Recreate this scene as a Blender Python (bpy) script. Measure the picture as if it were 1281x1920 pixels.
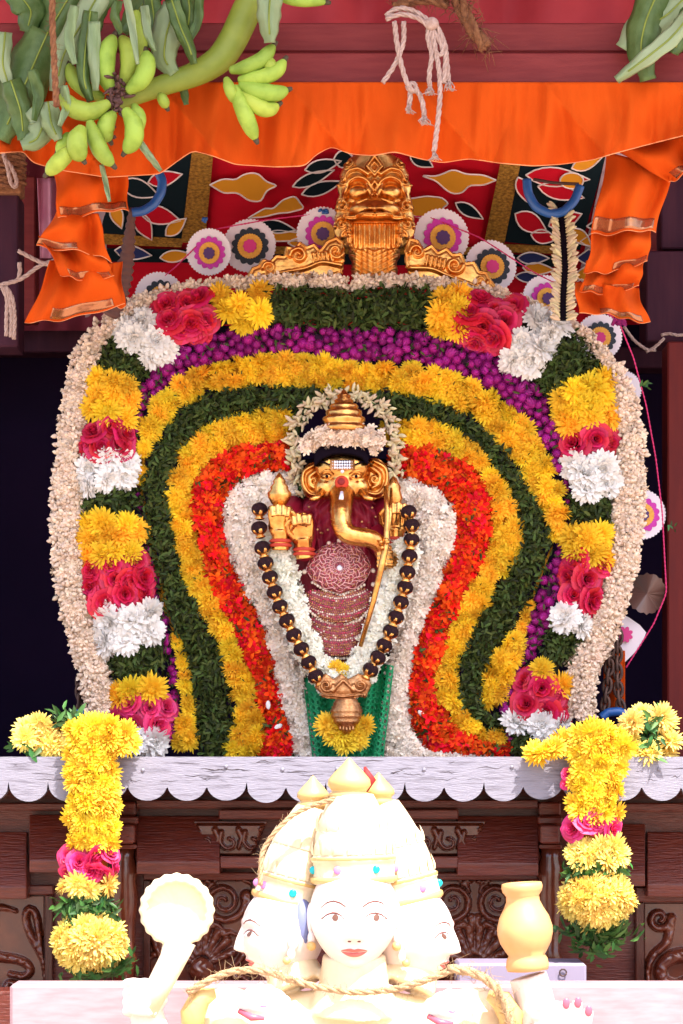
import bpy, math, random
import numpy as np
from mathutils import Vector, Matrix, Euler

random.seed(7)
rng = np.random.default_rng(7)
for o in list(bpy.data.objects):
    bpy.data.objects.remove(o)
sc = bpy.context.scene
COL = sc.collection
R = math.radians
# ------------------------------------------------------------------ camera
CZ, D = -0.05, 5.0                 # lens height and distance from the arch plane (metres)
cd = bpy.data.cameras.new('camera')
cam = bpy.data.objects.new('camera', cd)
COL.objects.link(cam)
cam.location = (0, -D, CZ)
cam.rotation_euler = (R(90), 0, 0)
cd.sensor_fit = 'HORIZONTAL'
cd.sensor_width = 36
cd.lens = 36 * D / 1.281
cd.shift_y = (0.46 - CZ) / 1.281
cd.clip_start = 0.1
cd.clip_end = 3000
sc.camera = cam
# ------------------------------------------------------------------ sky, sun, exposure
SUN_EL, SUN_AZ = 61.0, 28.0        # azimuth measured to the right of the viewing axis, behind the camera
w = bpy.data.worlds.new('World')
sc.world = w
w.use_nodes = True
nt = w.node_tree
bg = nt.nodes['Background']
sky = nt.nodes.new('ShaderNodeTexSky')
sky.sky_type = 'NISHITA'
sky.sun_disc = False
sky.sun_elevation = R(SUN_EL)
sky.sun_rotation = R(180 - SUN_AZ)
sky.air_density = 1.0
sky.dust_density = 3.0
sky.ozone_density = 1.0
nt.links.new(sky.outputs[0], bg.inputs[0])
bg.inputs[1].default_value = 0.13
sd = bpy.data.lights.new('sun', 'SUN')
sd.energy = 3.0
sd.angle = R(0.55)
sd.color = (1.0, 0.95, 0.87)
sun = bpy.data.objects.new('sun', sd)
COL.objects.link(sun)
sv = Vector((math.sin(R(SUN_AZ)) * math.cos(R(SUN_EL)), -math.cos(R(SUN_AZ)) * math.cos(R(SUN_EL)), math.sin(R(SUN_EL))))
sun.rotation_euler = sv.to_track_quat('Z', 'Y').to_euler()
sun.location = (1.5, -3, 4)
vs = sc.view_settings
vs.view_transform = 'Standard'
vs.look = 'None'
vs.gamma = 1.0
vs.exposure = 2.0

# ------------------------------------------------------------------ helpers
def P(px, py, Y=0.0):
    """photo position -> point at depth Y (arch plane is 0, towards the lens is negative)"""
    k = (Y + D) / D
    return Vector(((px - 640.5) / 1000 * k, Y, CZ + ((1420 - py) / 1000 - CZ) * k))

def PA(px, py, Y):
    px, py, Y = np.broadcast_arrays(np.asarray(px, float), np.asarray(py, float), np.asarray(Y, float))
    k = (Y + D) / D
    return np.stack([(px - 640.5) / 1000 * k, Y, CZ + ((1420 - py) / 1000 - CZ) * k], -1)

class MB:
    """collects faces; build() links them as one mesh object"""
    def __init__(s):
        s.v = []; s.l = []; s.z = []; s.a = []; s.mi = []; s.n = 0
    def add(s, V, F, mat=None, var=0.5, mi=0):
        V = np.asarray(V, float)
        if mat is not None:
            A = np.array(mat)
            V = V @ A[:3, :3].T + A[:3, 3]
        l = np.fromiter((i for f in F for i in f), int)
        z = np.fromiter((len(f) for f in F), int)
        s.v.append(V); s.l.append(l + s.n); s.z.append(z)
        s.a.append(np.broadcast_to(np.asarray(var, float), (len(V),)))
        s.mi.append(np.full(len(z), mi))
        s.n += len(V)
        return s
    def many(s, V, F, mats, var):
        V = np.asarray(V, float); mats = np.asarray(mats, float); k = len(mats)
        if k == 0: return s
        W = np.einsum('kij,vj->kvi', mats[:, :3, :3], V) + mats[:, None, :3, 3]
        l = np.fromiter((i for f in F for i in f), int)
        z = np.fromiter((len(f) for f in F), int)
        off = np.arange(k) * len(V) + s.n
        s.v.append(W.reshape(-1, 3)); s.l.append((l[None] + off[:, None]).ravel()); s.z.append(np.tile(z, k))
        s.a.append(np.repeat(np.asarray(var, float), len(V)))
        s.mi.append(np.zeros(len(z) * k, int))
        s.n += k * len(V)
        return s
    # ---- shapes
    def box(s, c, h, rot=None, bev=0.0, **k):
        cx, cy, cz = c; hx, hy, hz = h
        b = min(bev, hx * .45, hy * .45, hz * .45)
        if b <= 0:
            V = [(x * hx, y * hy, z * hz) for x in (-1, 1) for y in (-1, 1) for z in (-1, 1)]
            F = [(0, 1, 3, 2), (4, 6, 7, 5), (0, 4, 5, 1), (2, 3, 7, 6), (0, 2, 6, 4), (1, 5, 7, 3)]
        else:
            V = []; idx = {}
            for sx in (-1, 1):
                for sy in (-1, 1):
                    for sz in (-1, 1):
                        for ax in range(3):
                            p = [sx * hx, sy * hy, sz * hz]
                            for q in range(3):
                                if q != ax: p[q] -= (sx, sy, sz)[q] * b
                            idx[(sx, sy, sz, ax)] = len(V); V.append(p)
            F = []
            for ax in range(3):
                o1, o2 = [q for q in range(3) if q != ax]
                for sg in (-1, 1):
                    q4 = []
                    for a1, a2 in ((-1, -1), (1, -1), (1, 1), (-1, 1)):
                        t = [0, 0, 0]; t[ax] = sg; t[o1] = a1; t[o2] = a2
                        q4.append(idx[(*t, ax)])
                    F.append(tuple(q4))
            for ax in range(3):
                o1, o2 = [q for q in range(3) if q != ax]
                for a1 in (-1, 1):
                    for a2 in (-1, 1):
                        t = [0, 0, 0]; t[o1] = a1; t[o2] = a2
                        t[ax] = -1; i0 = idx[(*t, o1)]; i1 = idx[(*t, o2)]
                        t[ax] = 1; i2 = idx[(*t, o2)]; i3 = idx[(*t, o1)]
                        F.append((i0, i1, i2, i3))
            for sx in (-1, 1):
                for sy in (-1, 1):
                    for sz in (-1, 1):
                        F.append(tuple(idx[(sx, sy, sz, ax)] for ax in range(3)))
        m = Matrix.Translation(c)
        if rot is not None: m = m @ Euler(rot).to_matrix().to_4x4()
        return s.add(V, F, m, **k)
    def tube(s, pts, rad, n=8, caps=True, flat=1.0, **k):
        pts = [Vector(p) for p in pts]
        if not hasattr(rad, '__len__'): rad = [rad] * len(pts)
        V = []; F = []
        T0 = (pts[1] - pts[0]).normalized()
        up = Vector((0, 0, 1)) if abs(T0.z) < .9 else Vector((1, 0, 0))
        N = (up - T0 * up.dot(T0)).normalized()
        for i, p in enumerate(pts):
            T = (pts[min(i + 1, len(pts) - 1)] - pts[max(i - 1, 0)]).normalized()
            N = (N - T * N.dot(T)).normalized()
            B = T.cross(N)
            for j in range(n):
                a = 2 * math.pi * j / n
                V.append(p + N * math.cos(a) * rad[i] + B * math.sin(a) * rad[i] * flat)
        for i in range(len(pts) - 1):
            for j in range(n):
                F.append((i * n + j, i * n + (j + 1) % n, (i + 1) * n + (j + 1) % n, (i + 1) * n + j))
        if caps:
            F.append(tuple(range(n - 1, -1, -1)))
            F.append(tuple((len(pts) - 1) * n + j for j in range(n)))
        return s.add(V, F, **k)
    def lathe(s, prof, n=24, mat=None, cap=True, flute=0, fd=0.0, **k):
        V = []; F = []
        for (r, z) in prof:
            for j in range(n):
                a = 2 * math.pi * j / n
                rr = r * (1 + fd * math.cos(flute * a)) if flute else r
                V.append((rr * math.cos(a), rr * math.sin(a), z))
        for i in range(len(prof) - 1):
            for j in range(n):
                F.append((i * n + j, i * n + (j + 1) % n, (i + 1) * n + (j + 1) % n, (i + 1) * n + j))
        if cap:
            F.append(tuple(range(n - 1, -1, -1)))
            F.append(tuple((len(prof) - 1) * n + j for j in range(n)))
        return s.add(V, F, mat, **k)
    def ell(s, c, r, n=16, m=10, rot=None, **k):
        V, F = sphere(n, m)
        mt = Matrix.Translation(c)
        if rot is not None: mt = mt @ Euler(rot).to_matrix().to_4x4()
        if not hasattr(r, '__len__'): r = (r, r, r)
        mt = mt @ Matrix.Diagonal((*r, 1))
        return s.add(V, F, mt, **k)
    def grid(s, pts, close=False, **k):
        pts = np.asarray(pts, float); a, b = pts.shape[:2]
        F = [(i * b + j, i * b + j + 1, (i + 1) * b + j + 1, (i + 1) * b + j) for i in range(a - 1) for j in range(b - 1)]
        return s.add(pts.reshape(-1, 3), F, **k)
    def prism(s, pts, Y0, Y1, px=True, **k):
        """polygon in photo pixels, extruded from depth Y0 (front) to Y1 (back)"""
        n = len(pts)
        f = [P(x, y, Y0) for x, y in pts]
        b = [Vector((q.x, Y1, q.z)) for q in f]
        F = [tuple(range(n)), tuple(range(2 * n - 1, n - 1, -1))] + [(i, n + i, n + (i + 1) % n, (i + 1) % n) for i in range(n)]
        return s.add(f + b, F, **k)
    def mesh(s, name, mats, smooth=True):
        me = bpy.data.meshes.new(name)
        V = np.concatenate(s.v); L = np.concatenate(s.l); Z = np.concatenate(s.z)
        me.vertices.add(len(V)); me.vertices.foreach_set('co', V.astype(np.float32).ravel())
        me.loops.add(len(L)); me.loops.foreach_set('vertex_index', L.astype(np.int32))
        me.polygons.add(len(Z))
        st = np.concatenate([[0], np.cumsum(Z)[:-1]])
        me.polygons.foreach_set('loop_start', st.astype(np.int32))
        try: me.polygons.foreach_set('loop_total', Z.astype(np.int32))
        except Exception: pass
        me.polygons.foreach_set('use_smooth', np.full(len(Z), smooth))
        me.polygons.foreach_set('material_index', np.concatenate(s.mi).astype(np.int32))
        at = me.attributes.new('var', 'FLOAT', 'POINT')
        at.data.foreach_set('value', np.concatenate(s.a).astype(np.float32))
        for m in (mats if isinstance(mats, (list, tuple)) else [mats]): me.materials.append(m)
        me.update(calc_edges=True)
        me.validate()
        return me
    def build(s, name, mats, parent=None, smooth=True, kind=None):
        return link(name, s.mesh(name, mats, smooth), parent, kind)

def link(name, me, parent=None, kind=None, matw=None):
    o = bpy.data.objects.new(name, me)
    COL.objects.link(o)
    W = matw if matw is not None else Matrix.Identity(4)
    if parent is not None:
        o.parent = parent
        o.matrix_basis = worldmat(parent).inverted() @ W
    else:
        o.matrix_basis = W
    if kind: o['kind'] = kind
    return o

def worldmat(o):
    m = o.matrix_basis.copy()
    return worldmat(o.parent) @ m if o.parent else m

def thing(name, label, cat, loc=(0, 0, 0), group=None):
    o = bpy.data.objects.new(name, None)
    COL.objects.link(o)
    o.location = loc
    o.matrix_basis = Matrix.Translation(loc)
    o.empty_display_size = 0.02
    return tag(o, label, cat, group)

def tag(o, label, cat, group=None):
    o['label'] = label; o['category'] = cat
    if group: o['group'] = group
    return o

_sph = {}
def sphere(n, m):
    if (n, m) in _sph: return _sph[(n, m)]
    V = [(0, 0, 1)]; F = []
    for i in range(1, m):
        t = math.pi * i / m
        for j in range(n):
            a = 2 * math.pi * j / n
            V.append((math.sin(t) * math.cos(a), math.sin(t) * math.sin(a), math.cos(t)))
    V.append((0, 0, -1))
    for j in range(n): F.append((0, 1 + j, 1 + (j + 1) % n))
    for i in range(m - 2):
        for j in range(n):
            a = 1 + i * n
            F.append((a + j, a + n + j, a + n + (j + 1) % n, a + (j + 1) % n))
    e = len(V) - 1; a = 1 + (m - 2) * n
    for j in range(n): F.append((a + j, e, a + (j + 1) % n))
    _sph[(n, m)] = (np.array(V), F)
    return _sph[(n, m)]

def smooth_poly(pts, n=200, win=9):
    pts = np.asarray(pts, float)
    d = np.concatenate([[0], np.cumsum(np.linalg.norm(np.diff(pts, axis=0), axis=1))])
    t = np.linspace(0, d[-1], n)
    q = np.stack([np.interp(t, d, pts[:, i]) for i in range(pts.shape[1])], -1)
    h = win // 2
    pad = np.concatenate([2 * q[:1] - q[h:0:-1], q, 2 * q[-1:] - q[-2:-h - 2:-1]])
    ker = np.hanning(win + 2)[1:-1]; ker /= ker.sum()
    return np.stack([np.convolve(pad[:, i], ker, 'valid') for i in range(pts.shape[1])], -1)

def frame(nrm, roll=0.0, loc=(0, 0, 0), sc_=1.0):
    z = Vector(nrm).normalized()
    q = z.to_track_quat('Z', 'Y')
    if not hasattr(sc_, '__len__'): sc_ = (sc_,) * 3
    return Matrix.Translation(loc) @ q.to_matrix().to_4x4() @ Matrix.Rotation(roll, 4, 'Z') @ Matrix.Diagonal((*sc_, 1))

def frames(N, roll, loc, scl):
    """vectorised frames: z along N"""
    N = np.asarray(N, float); N = N / np.linalg.norm(N, axis=1, keepdims=True)
    ref = np.where(np.abs(N[:, 2:3]) < .9, np.array([[0, 0, 1.]]), np.array([[1., 0, 0]]))
    X = np.cross(ref, N); X /= np.linalg.norm(X, axis=1, keepdims=True)
    Yv = np.cross(N, X)
    c, s_ = np.cos(roll)[:, None], np.sin(roll)[:, None]
    X2 = X * c + Yv * s_; Y2 = -X * s_ + Yv * c
    scl = np.asarray(scl, float)
    if scl.ndim == 1: scl = np.stack([scl] * 3, -1)
    M = np.zeros((len(N), 4, 4)); M[:, 3, 3] = 1
    M[:, :3, 0] = X2 * scl[:, :1]; M[:, :3, 1] = Y2 * scl[:, 1:2]; M[:, :3, 2] = N * scl[:, 2:3]
    M[:, :3, 3] = loc
    return M

# ------------------------------------------------------------------ materials
def mat(name, col, rough=.6, metal=0.0, col2=None, nscale=30, ndetail=5, var=0.0, hue=0.0, bump=0.0, bscale=200, trans=0.0,
        spec=.5, coat=0.0, stretch=None, nlo=.35, nhi=.65, alpha=1.0, sheen=0.0, bstretch=None):
    m = bpy.data.materials.new(name)
    m.use_nodes = True
    t = m.node_tree; N = t.nodes; L = t.links
    b = N['Principled BSDF']; out = N['Material Output']
    b.inputs['Roughness'].default_value = rough
    b.inputs['Metallic'].default_value = metal
    b.inputs['Specular IOR Level'].default_value = spec
    b.inputs['Coat Weight'].default_value = coat
    b.inputs['Coat Roughness'].default_value = .12
    if sheen: b.inputs['Sheen Weight'].default_value = sheen
    c4 = lambda c: (*c, 1)
    src = None
    tc = N.new('ShaderNodeTexCoord')
    def coord(st):
        if not st: return tc.outputs['Object']
        mp = N.new('ShaderNodeMapping'); mp.inputs['Scale'].default_value = st
        L.new(tc.outputs['Object'], mp.inputs[0]); return mp.outputs[0]
    if col2 is not None:
        nz = N.new('ShaderNodeTexNoise'); nz.inputs['Scale'].default_value = nscale; nz.inputs['Detail'].default_value = ndetail
        L.new(coord(stretch), nz.inputs['Vector'])
        rp = N.new('ShaderNodeMapRange'); rp.inputs[1].default_value = nlo; rp.inputs[2].default_value = nhi
        L.new(nz.outputs['Fac'], rp.inputs[0])
        mx = N.new('ShaderNodeMix'); mx.data_type = 'RGBA'
        mx.inputs[6].default_value = c4(col); mx.inputs[7].default_value = c4(col2)
        L.new(rp.outputs[0], mx.inputs[0]); src = mx.outputs[2]
    if var or hue:
        at = N.new('ShaderNodeAttribute'); at.attribute_name = 'var'
        oi = N.new('ShaderNodeObjectInfo')
        ad = N.new('ShaderNodeMath'); ad.operation = 'ADD'
        L.new(at.outputs['Fac'], ad.inputs[0]); L.new(oi.outputs['Random'], ad.inputs[1])
        fr = N.new('ShaderNodeMath'); fr.operation = 'FRACT'; L.new(ad.outputs[0], fr.inputs[0])
        hs = N.new('ShaderNodeHueSaturation')
        mv = N.new('ShaderNodeMapRange'); mv.inputs[3].default_value = 1 - var; mv.inputs[4].default_value = 1 + var
        mh = N.new('ShaderNodeMapRange'); mh.inputs[3].default_value = .5 - hue; mh.inputs[4].default_value = .5 + hue
        L.new(fr.outputs[0], mv.inputs[0])
        f2 = N.new('ShaderNodeMath'); f2.operation = 'MULTIPLY'; f2.inputs[1].default_value = 7.13; L.new(fr.outputs[0], f2.inputs[0])
        f3 = N.new('ShaderNodeMath'); f3.operation = 'FRACT'; L.new(f2.outputs[0], f3.inputs[0]); L.new(f3.outputs[0], mh.inputs[0])
        L.new(mv.outputs[0], hs.inputs['Value']); L.new(mh.outputs[0], hs.inputs['Hue'])
        if src: L.new(src, hs.inputs['Color'])
        else: hs.inputs['Color'].default_value = c4(col)
        src = hs.outputs[0]
    if src: L.new(src, b.inputs['Base Color'])
    else: b.inputs['Base Color'].default_value = c4(col)
    if bump:
        nb = N.new('ShaderNodeTexNoise'); nb.inputs['Scale'].default_value = bscale; nb.inputs['Detail'].default_value = 4
        L.new(coord(bstretch or stretch), nb.inputs['Vector'])
        bp = N.new('ShaderNodeBump'); bp.inputs['Strength'].default_value = bump; bp.inputs['Distance'].default_value = .003
        L.new(nb.outputs['Fac'], bp.inputs['Height']); L.new(bp.outputs[0], b.inputs['Normal'])
    if trans:
        tr = N.new('ShaderNodeBsdfTranslucent')
        if src: L.new(src, tr.inputs[0])
        else: tr.inputs[0].default_value = c4(col)
        ms = N.new('ShaderNodeMixShader'); ms.inputs[0].default_value = trans
        L.new(b.outputs[0], ms.inputs[1]); L.new(tr.outputs[0], ms.inputs[2]); L.new(ms.outputs[0], out.inputs[0])
    return m

M = {}
M['yellow'] = mat('marigold_yellow', (.93, .61, .035), .75, var=.15, hue=.016, trans=.35, spec=.2)
M['lemon'] = mat('lemon_petal', (.85, .58, .03), .7, var=.10, hue=.012, trans=.25)
M['pale_lemon'] = mat('pale_lemon_petal', (.86, .66, .16), .7, var=.10, hue=.012, trans=.25)
M['white_petal'] = mat('white_petal', (.88, .85, .82), .8, var=.05, trans=.3, spec=.2)
M['rose'] = mat('rose_petal', (.62, .012, .065), .55, var=.2, hue=.012, trans=.2)
M['pink'] = mat('pink_petal', (.74, .035, .17), .55, var=.2, hue=.012, trans=.2)
M['purple'] = mat('globe_amaranth', (.33, .012, .20), .6, var=.35, hue=.02, spec=.3)
M['red'] = mat('ixora_red', (.76, .050, .008), .7, var=.4, hue=.016, trans=.2, spec=.1)
M['ivory'] = mat('ivory_bud', (.75, .58, .45), .7, var=.2, hue=.01, trans=.15)
M['jasmine'] = mat('jasmine_white', (.90, .80, .70), .7, var=.14, hue=.012, trans=.25, spec=.2)
M['snow'] = mat('fresh_jasmine', (.87, .85, .75), .7, var=.08, hue=.02, trans=.25, spec=.2)
M['bud'] = mat('green_white_bud', (.66, .52, .32), .55, var=.15, hue=.025, trans=.15)
M['leaf'] = mat('sprig_leaf', (.040, .058, .011), .6, var=.75, hue=.03, trans=.15, spec=.2)
M['fresh_leaf'] = mat('fresh_sprig_leaf', (.040, .11, .022), .5, var=.6, hue=.03, trans=.15, spec=.3)
M['core'] = mat('garland_core', (.03, .03, .012), .9)
M['gold'] = mat('polished_gold', (.80, .42, .12), .27, 1.0, col2=(.46, .18, .045), nscale=55, nlo=.4, nhi=.7, bump=.25, bscale=130)
M['relief_gold'] = mat('embossed_gold', (.92, .52, .16), .30, 1.0, col2=(.70, .31, .08), nscale=40, bump=.3, bscale=120)
M['old_gold'] = mat('antique_gold', (.62, .33, .15), .36, 1.0, col2=(.35, .15, .06), nscale=90, bump=.5, bscale=400)
M['maroon'] = mat('maroon_silk', (.30, .008, .028), .42, col2=(.22, .006, .022), nscale=25, bump=.3, bscale=900, spec=.3)
M['black'] = mat('black_velvet', (.006, .003, .007), .9, spec=.05)
M['orange'] = mat('orange_cloth', (.66, .088, .006), .85, col2=(.54, .062, .004), nscale=5, bump=.35, bscale=60, bstretch=(3, 1, .6), trans=.15, spec=.1)
M['hem'] = mat('pale_orange_thread', (.75, .26, .10), .8)
M['foil'] = mat('gold_foil', (.42, .17, .08), .22, .7, bump=.12, bscale=30)
M['ceil_red'] = mat('red_cotton', (.74, .008, .030), .85, col2=(.62, .006, .024), nscale=8, bump=.2, bscale=1500, spec=.15)
M['ceil_navy'] = mat('navy_cotton', (.008, .018, .026), .9, spec=.1)
M['ceil_ochre'] = mat('ochre_cotton', (.92, .38, .03), .85, spec=.15)
M['ceil_gold'] = mat('gold_brocade', (.66, .34, .06), .5, .2, col2=(.26, .11, .02), nscale=160, bump=.6, bscale=260)
M['piping'] = mat('pale_piping', (.88, .74, .72), .8)
M['ceil_lilac'] = mat('lilac_cotton', (.50, .36, .44), .8)
M['ceil_blue'] = mat('blue_cotton', (.02, .035, .17), .8)
M['paper_white'] = mat('white_card', (.70, .62, .68), .7)
M['paper_purple'] = mat('purple_card', (.48, .02, .32), .7)
M['paper_navy'] = mat('navy_card', (.012, .02, .035), .7)
M['paper_ochre'] = mat('ochre_card', (.72, .35, .04), .6, col2=(.60, .27, .03), nscale=200)
M['paper_violet'] = mat('violet_card', (.06, .012, .11), .6)
M['paper_magenta'] = mat('magenta_card', (.55, .02, .18), .6)
M['paper_brown'] = mat('brown_card', (.12, .06, .05), .35)
M['string'] = mat('pink_string', (.55, .012, .12), .6)
M['beam'] = mat('maroon_beam', (.165, .020, .022), .6, spec=.2, col2=(.20, .028, .028), nscale=14, stretch=(1, 8, 8), bump=.25, bscale=60)
M['wood'] = mat('varnished_wood', (.085, .013, .008), .32, col2=(.125, .022, .011), nscale=16, stretch=(1.2, 8, 10), coat=.22, spec=.3, bump=.8, bscale=110, bstretch=(.35, 3, 3))
M['wood_v'] = mat('varnished_wood_upright', (.040, .008, .005), .26, col2=(.065, .014, .008), nscale=16, stretch=(10, 8, 1.2), coat=.18, spec=.3, bump=.35, bscale=70)
M['carve'] = mat('carved_wood', (.080, .016, .008), .2, col2=(.115, .026, .011), nscale=30, coat=.35, spec=.4, bump=.2, bscale=90)
M['redpost'] = mat('red_painted_post', (.10, .010, .008), .6, spec=.15, col2=(.08, .008, .008), nscale=10, stretch=(8, 8, 1))
M['darkpost'] = mat('dark_purple_post', (.035, .010, .022), .7, spec=.12, col2=(.05, .014, .026), nscale=8, stretch=(8, 8, 1))
M['board'] = mat('weathered_lilac_board', (.215, .20, .25), .42, col2=(.05, .035, .055), nscale=14, ndetail=12, nlo=.50, nhi=.80, stretch=(1.2, 10, 14), bump=.5, bscale=60, coat=.2)
M['crack'] = mat('board_crack', (.05, .03, .03), .9)
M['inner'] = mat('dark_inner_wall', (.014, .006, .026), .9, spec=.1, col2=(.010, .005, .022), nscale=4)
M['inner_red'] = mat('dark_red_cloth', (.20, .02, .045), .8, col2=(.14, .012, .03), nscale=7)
M['redcloth'] = mat('red_awning_cloth', (.52, .045, .06), .75, col2=(.42, .03, .045), nscale=9, trans=.3)
M['statue'] = mat('cream_enamel', (.76, .62, .42), .5, col2=(.62, .46, .27), nscale=22, ndetail=10, nlo=.45, nhi=.8, bump=.2, bscale=120)
M['skin'] = mat('pale_pink_enamel', (.78, .66, .61), .5, col2=(.68, .53, .47), nscale=20, ndetail=10, nlo=.5, nhi=.85, bump=.12, bscale=120)
M['statue_gold'] = mat('yellow_gold_enamel', (.62, .40, .15), .4, coat=.1, col2=(.58, .35, .11), nscale=14)
M['stone_pot'] = mat('ochre_enamel', (.62, .33, .13), .5, col2=(.56, .28, .10), nscale=20, coat=.1)
M['nail'] = mat('pink_nail', (.52, .09, .14), .3)
M['lips'] = mat('red_enamel', (.55, .12, .10), .4)
M['brow'] = mat('brown_paint', (.16, .04, .03), .5)
M['eyewhite'] = mat('white_enamel', (.82, .80, .78), .3)
M['iris'] = mat('brown_iris', (.12, .05, .03), .3)
M['hairblue'] = mat('blue_grey_hair', (.15, .17, .33), .5)
M['teal'] = mat('teal_enamel', (.0, .42, .48), .25)
M['mauve'] = mat('mauve_enamel', (.50, .18, .42), .3)
M['rail'] = mat('pale_pink_rail', (.40, .25, .27), .55, col2=(.33, .19, .21), nscale=10, stretch=(2, 10, 10))
M['banana'] = mat('green_banana', (.28, .38, .05), .55, col2=(.17, .25, .025), nscale=34, ndetail=8, nlo=.45, nhi=.75, var=.18, hue=.014, spec=.3, bump=.2, bscale=200)
M['stalk'] = mat('banana_stalk', (.22, .27, .028), .55, col2=(.15, .20, .015), nscale=20)
M['banana_tip'] = mat('banana_tip', (.06, .04, .02), .8)
M['bleaf'] = mat('banana_leaf', (.13, .21, .06), .5, col2=(.07, .13, .025), nscale=12, stretch=(3, 3, 3), trans=.3, bump=.3, bscale=90)
M['bleaf_pale'] = mat('banana_leaf_underside', (.38, .47, .27), .55, col2=(.24, .34, .15), nscale=9, trans=.3, bump=.3, bscale=90)
M['dry'] = mat('dry_husk', (.09, .035, .03), .8)
M['rope'] = mat('cotton_rope', (.52, .37, .32), .85, col2=(.40, .26, .22), nscale=120, bump=.8, bscale=500)
M['coir'] = mat('coir_rope', (.30, .125, .05), .9, col2=(.18, .06, .025), nscale=120, bump=1, bscale=600)
M['coir_pale'] = mat('pale_coir', (.55, .36, .20), .9, col2=(.40, .24, .12), nscale=120, bump=1, bscale=600)
M['hose'] = mat('blue_plastic_hose', (.012, .085, .30), .35, col2=(.01, .07, .26), nscale=20)
M['iron'] = mat('rusty_iron', (.055, .03, .028), .6, .4, col2=(.10, .045, .03), nscale=60, bump=.4, bscale=200)
M['net'] = mat('green_eyelet_cloth', (.0, .22, .075), .6, col2=(.0, .27, .10), nscale=20)
M['dark'] = mat('eyelet_hole', (.004, .03, .012), .9)
M['bead'] = mat('dark_seed_bead', (.014, .004, .008), .7, col2=(.028, .008, .010), nscale=160, bump=1.0, bscale=500, spec=.15)
M['bindi'] = mat('vermilion_paste', (.50, .03, .005), .7)
M['kumkum'] = mat('dark_red_paste', (.22, .004, .004), .7)
M['stone'] = mat('clear_stone', (.72, .74, .86), .08, .2, coat=.6)
M['ruby'] = mat('ruby_stone', (.34, .012, .05), .12, coat=.8, var=.5)
M['pinkgem'] = mat('dark_ruby_ground', (.13, .018, .028), .35, .3, col2=(.30, .06, .07), nscale=160)
M['filigree'] = mat('rose_silver_filigree', (.72, .40, .40), .3, .8)
M['pinkcloth'] = mat('pink_satin', (.62, .28, .38), .4, col2=(.45, .10, .2), nscale=9)
M['pearl'] = mat('pearl', (.66, .52, .42), .25, coat=.5, var=.2)
M['threadred'] = mat('red_bracelet_thread', (.45, .03, .01), .6)
M['fieldgrey'] = mat('ground_sand', (.42, .32, .25), .95, col2=(.36, .28, .21), nscale=2)
M['roof'] = mat('roof_canvas', (.30, .10, .07), .8)
M['pinkfoil'] = mat('pink_foil', (.6, .08, .45), .15, .8, bump=.6, bscale=80)
M['palebox'] = mat('lilac_painted_box', (.24, .20, .28), .5)

# ================================================================== setting: ground
gm = MB(); S_ = 1500
gm.add([(-S_, -S_, -2.3), (S_, -S_, -2.3), (S_, S_, -2.3), (-S_, S_, -2.3)], [(0, 1, 2, 3)])
g = gm.build('ground', M['fieldgrey']); g['kind'] = 'structure'

# ---- relief tool: ridges along strokes, raised from a plate
def stroke_h(X, Y, strokes):
    H = np.zeros_like(X)
    for pts, w0, w1, h in strokes:
        pts = np.asarray(pts, float); n = len(pts)
        best = np.full(X.shape, -1e9)
        for i in range(n - 1):
            a, b = pts[i], pts[i + 1]; d = b - a; q = max(d @ d, 1e-9)
            t = np.clip(((X - a[0]) * d[0] + (Y - a[1]) * d[1]) / q, 0, 1)
            dist = np.hypot(X - a[0] - t * d[0], Y - a[1] - t * d[1])
            ww = w0 + (w1 - w0) * (i + t) / (n - 1)
            best = np.maximum(best, 1 - (dist / np.maximum(ww, .3)) ** 2)
        H = np.maximum(H, h * np.sqrt(np.clip(best, 0, 1)))
    return H

def relief(name, parent, x0, x1, y0, y1, step, hf, Y0, m, mask=None, thick=.008):
    xs = np.arange(x0, x1 + step / 2, step); ys = np.arange(y0, y1 + step / 2, step)
    X, Yp = np.meshgrid(xs, ys)
    H = hf(X, Yp)
    base = PA(X, Yp, np.full_like(X, Y0))
    base[..., 1] -= H
    V = base.reshape(-1, 3); b = X.shape[1]
    ok = mask(X, Yp) if mask is not None else np.ones(X.shape, bool)
    F = [(i * b + j, (i + 1) * b + j, (i + 1) * b + j + 1, i * b + j + 1)
         for i in range(X.shape[0] - 1) for j in range(b - 1) if ok[i, j] and ok[i + 1, j] and ok[i, j + 1] and ok[i + 1, j + 1]]
    mb = MB(); mb.add(V, F)
    o = mb.build(name, m, parent)
    if thick:
        md = o.modifiers.new('thickness', 'SOLIDIFY'); md.thickness = thick; md.offset = -1
    return o

def spiral(cx, cy, r0, r1, a0, turns, n=40, sgn=1):
    t = np.linspace(0, 1, n)
    r = r0 + (r1 - r0) * t; a = R(a0) + sgn * turns * 2 * math.pi * t
    return np.stack([cx + r * np.cos(a), cy + r * np.sin(a)], -1)

def arcpts(pts, n=24):
    return smooth_poly(pts, n, 7)

# ================================================================== the wooden temple cart
cart = thing('temple_cart', 'dark varnished wooden temple cart with carved front and red painted beams', 'cart', (0, 0.3, -2.3))
def pbox(name, x0, x1, y0, y1, Yf, Yb, m, parent=cart, bev=.003):
    a = P(x0, y1, Yf); b = P(x1, y0, Yf)
    mb = MB(); mb.box(((a.x + b.x) / 2, (Yf + Yb) / 2, (a.z + b.z) / 2), ((b.x - a.x) / 2, (Yb - Yf) / 2, (b.z - a.z) / 2), bev=bev)
    return mb.build(name, m, parent, smooth=False)

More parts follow.
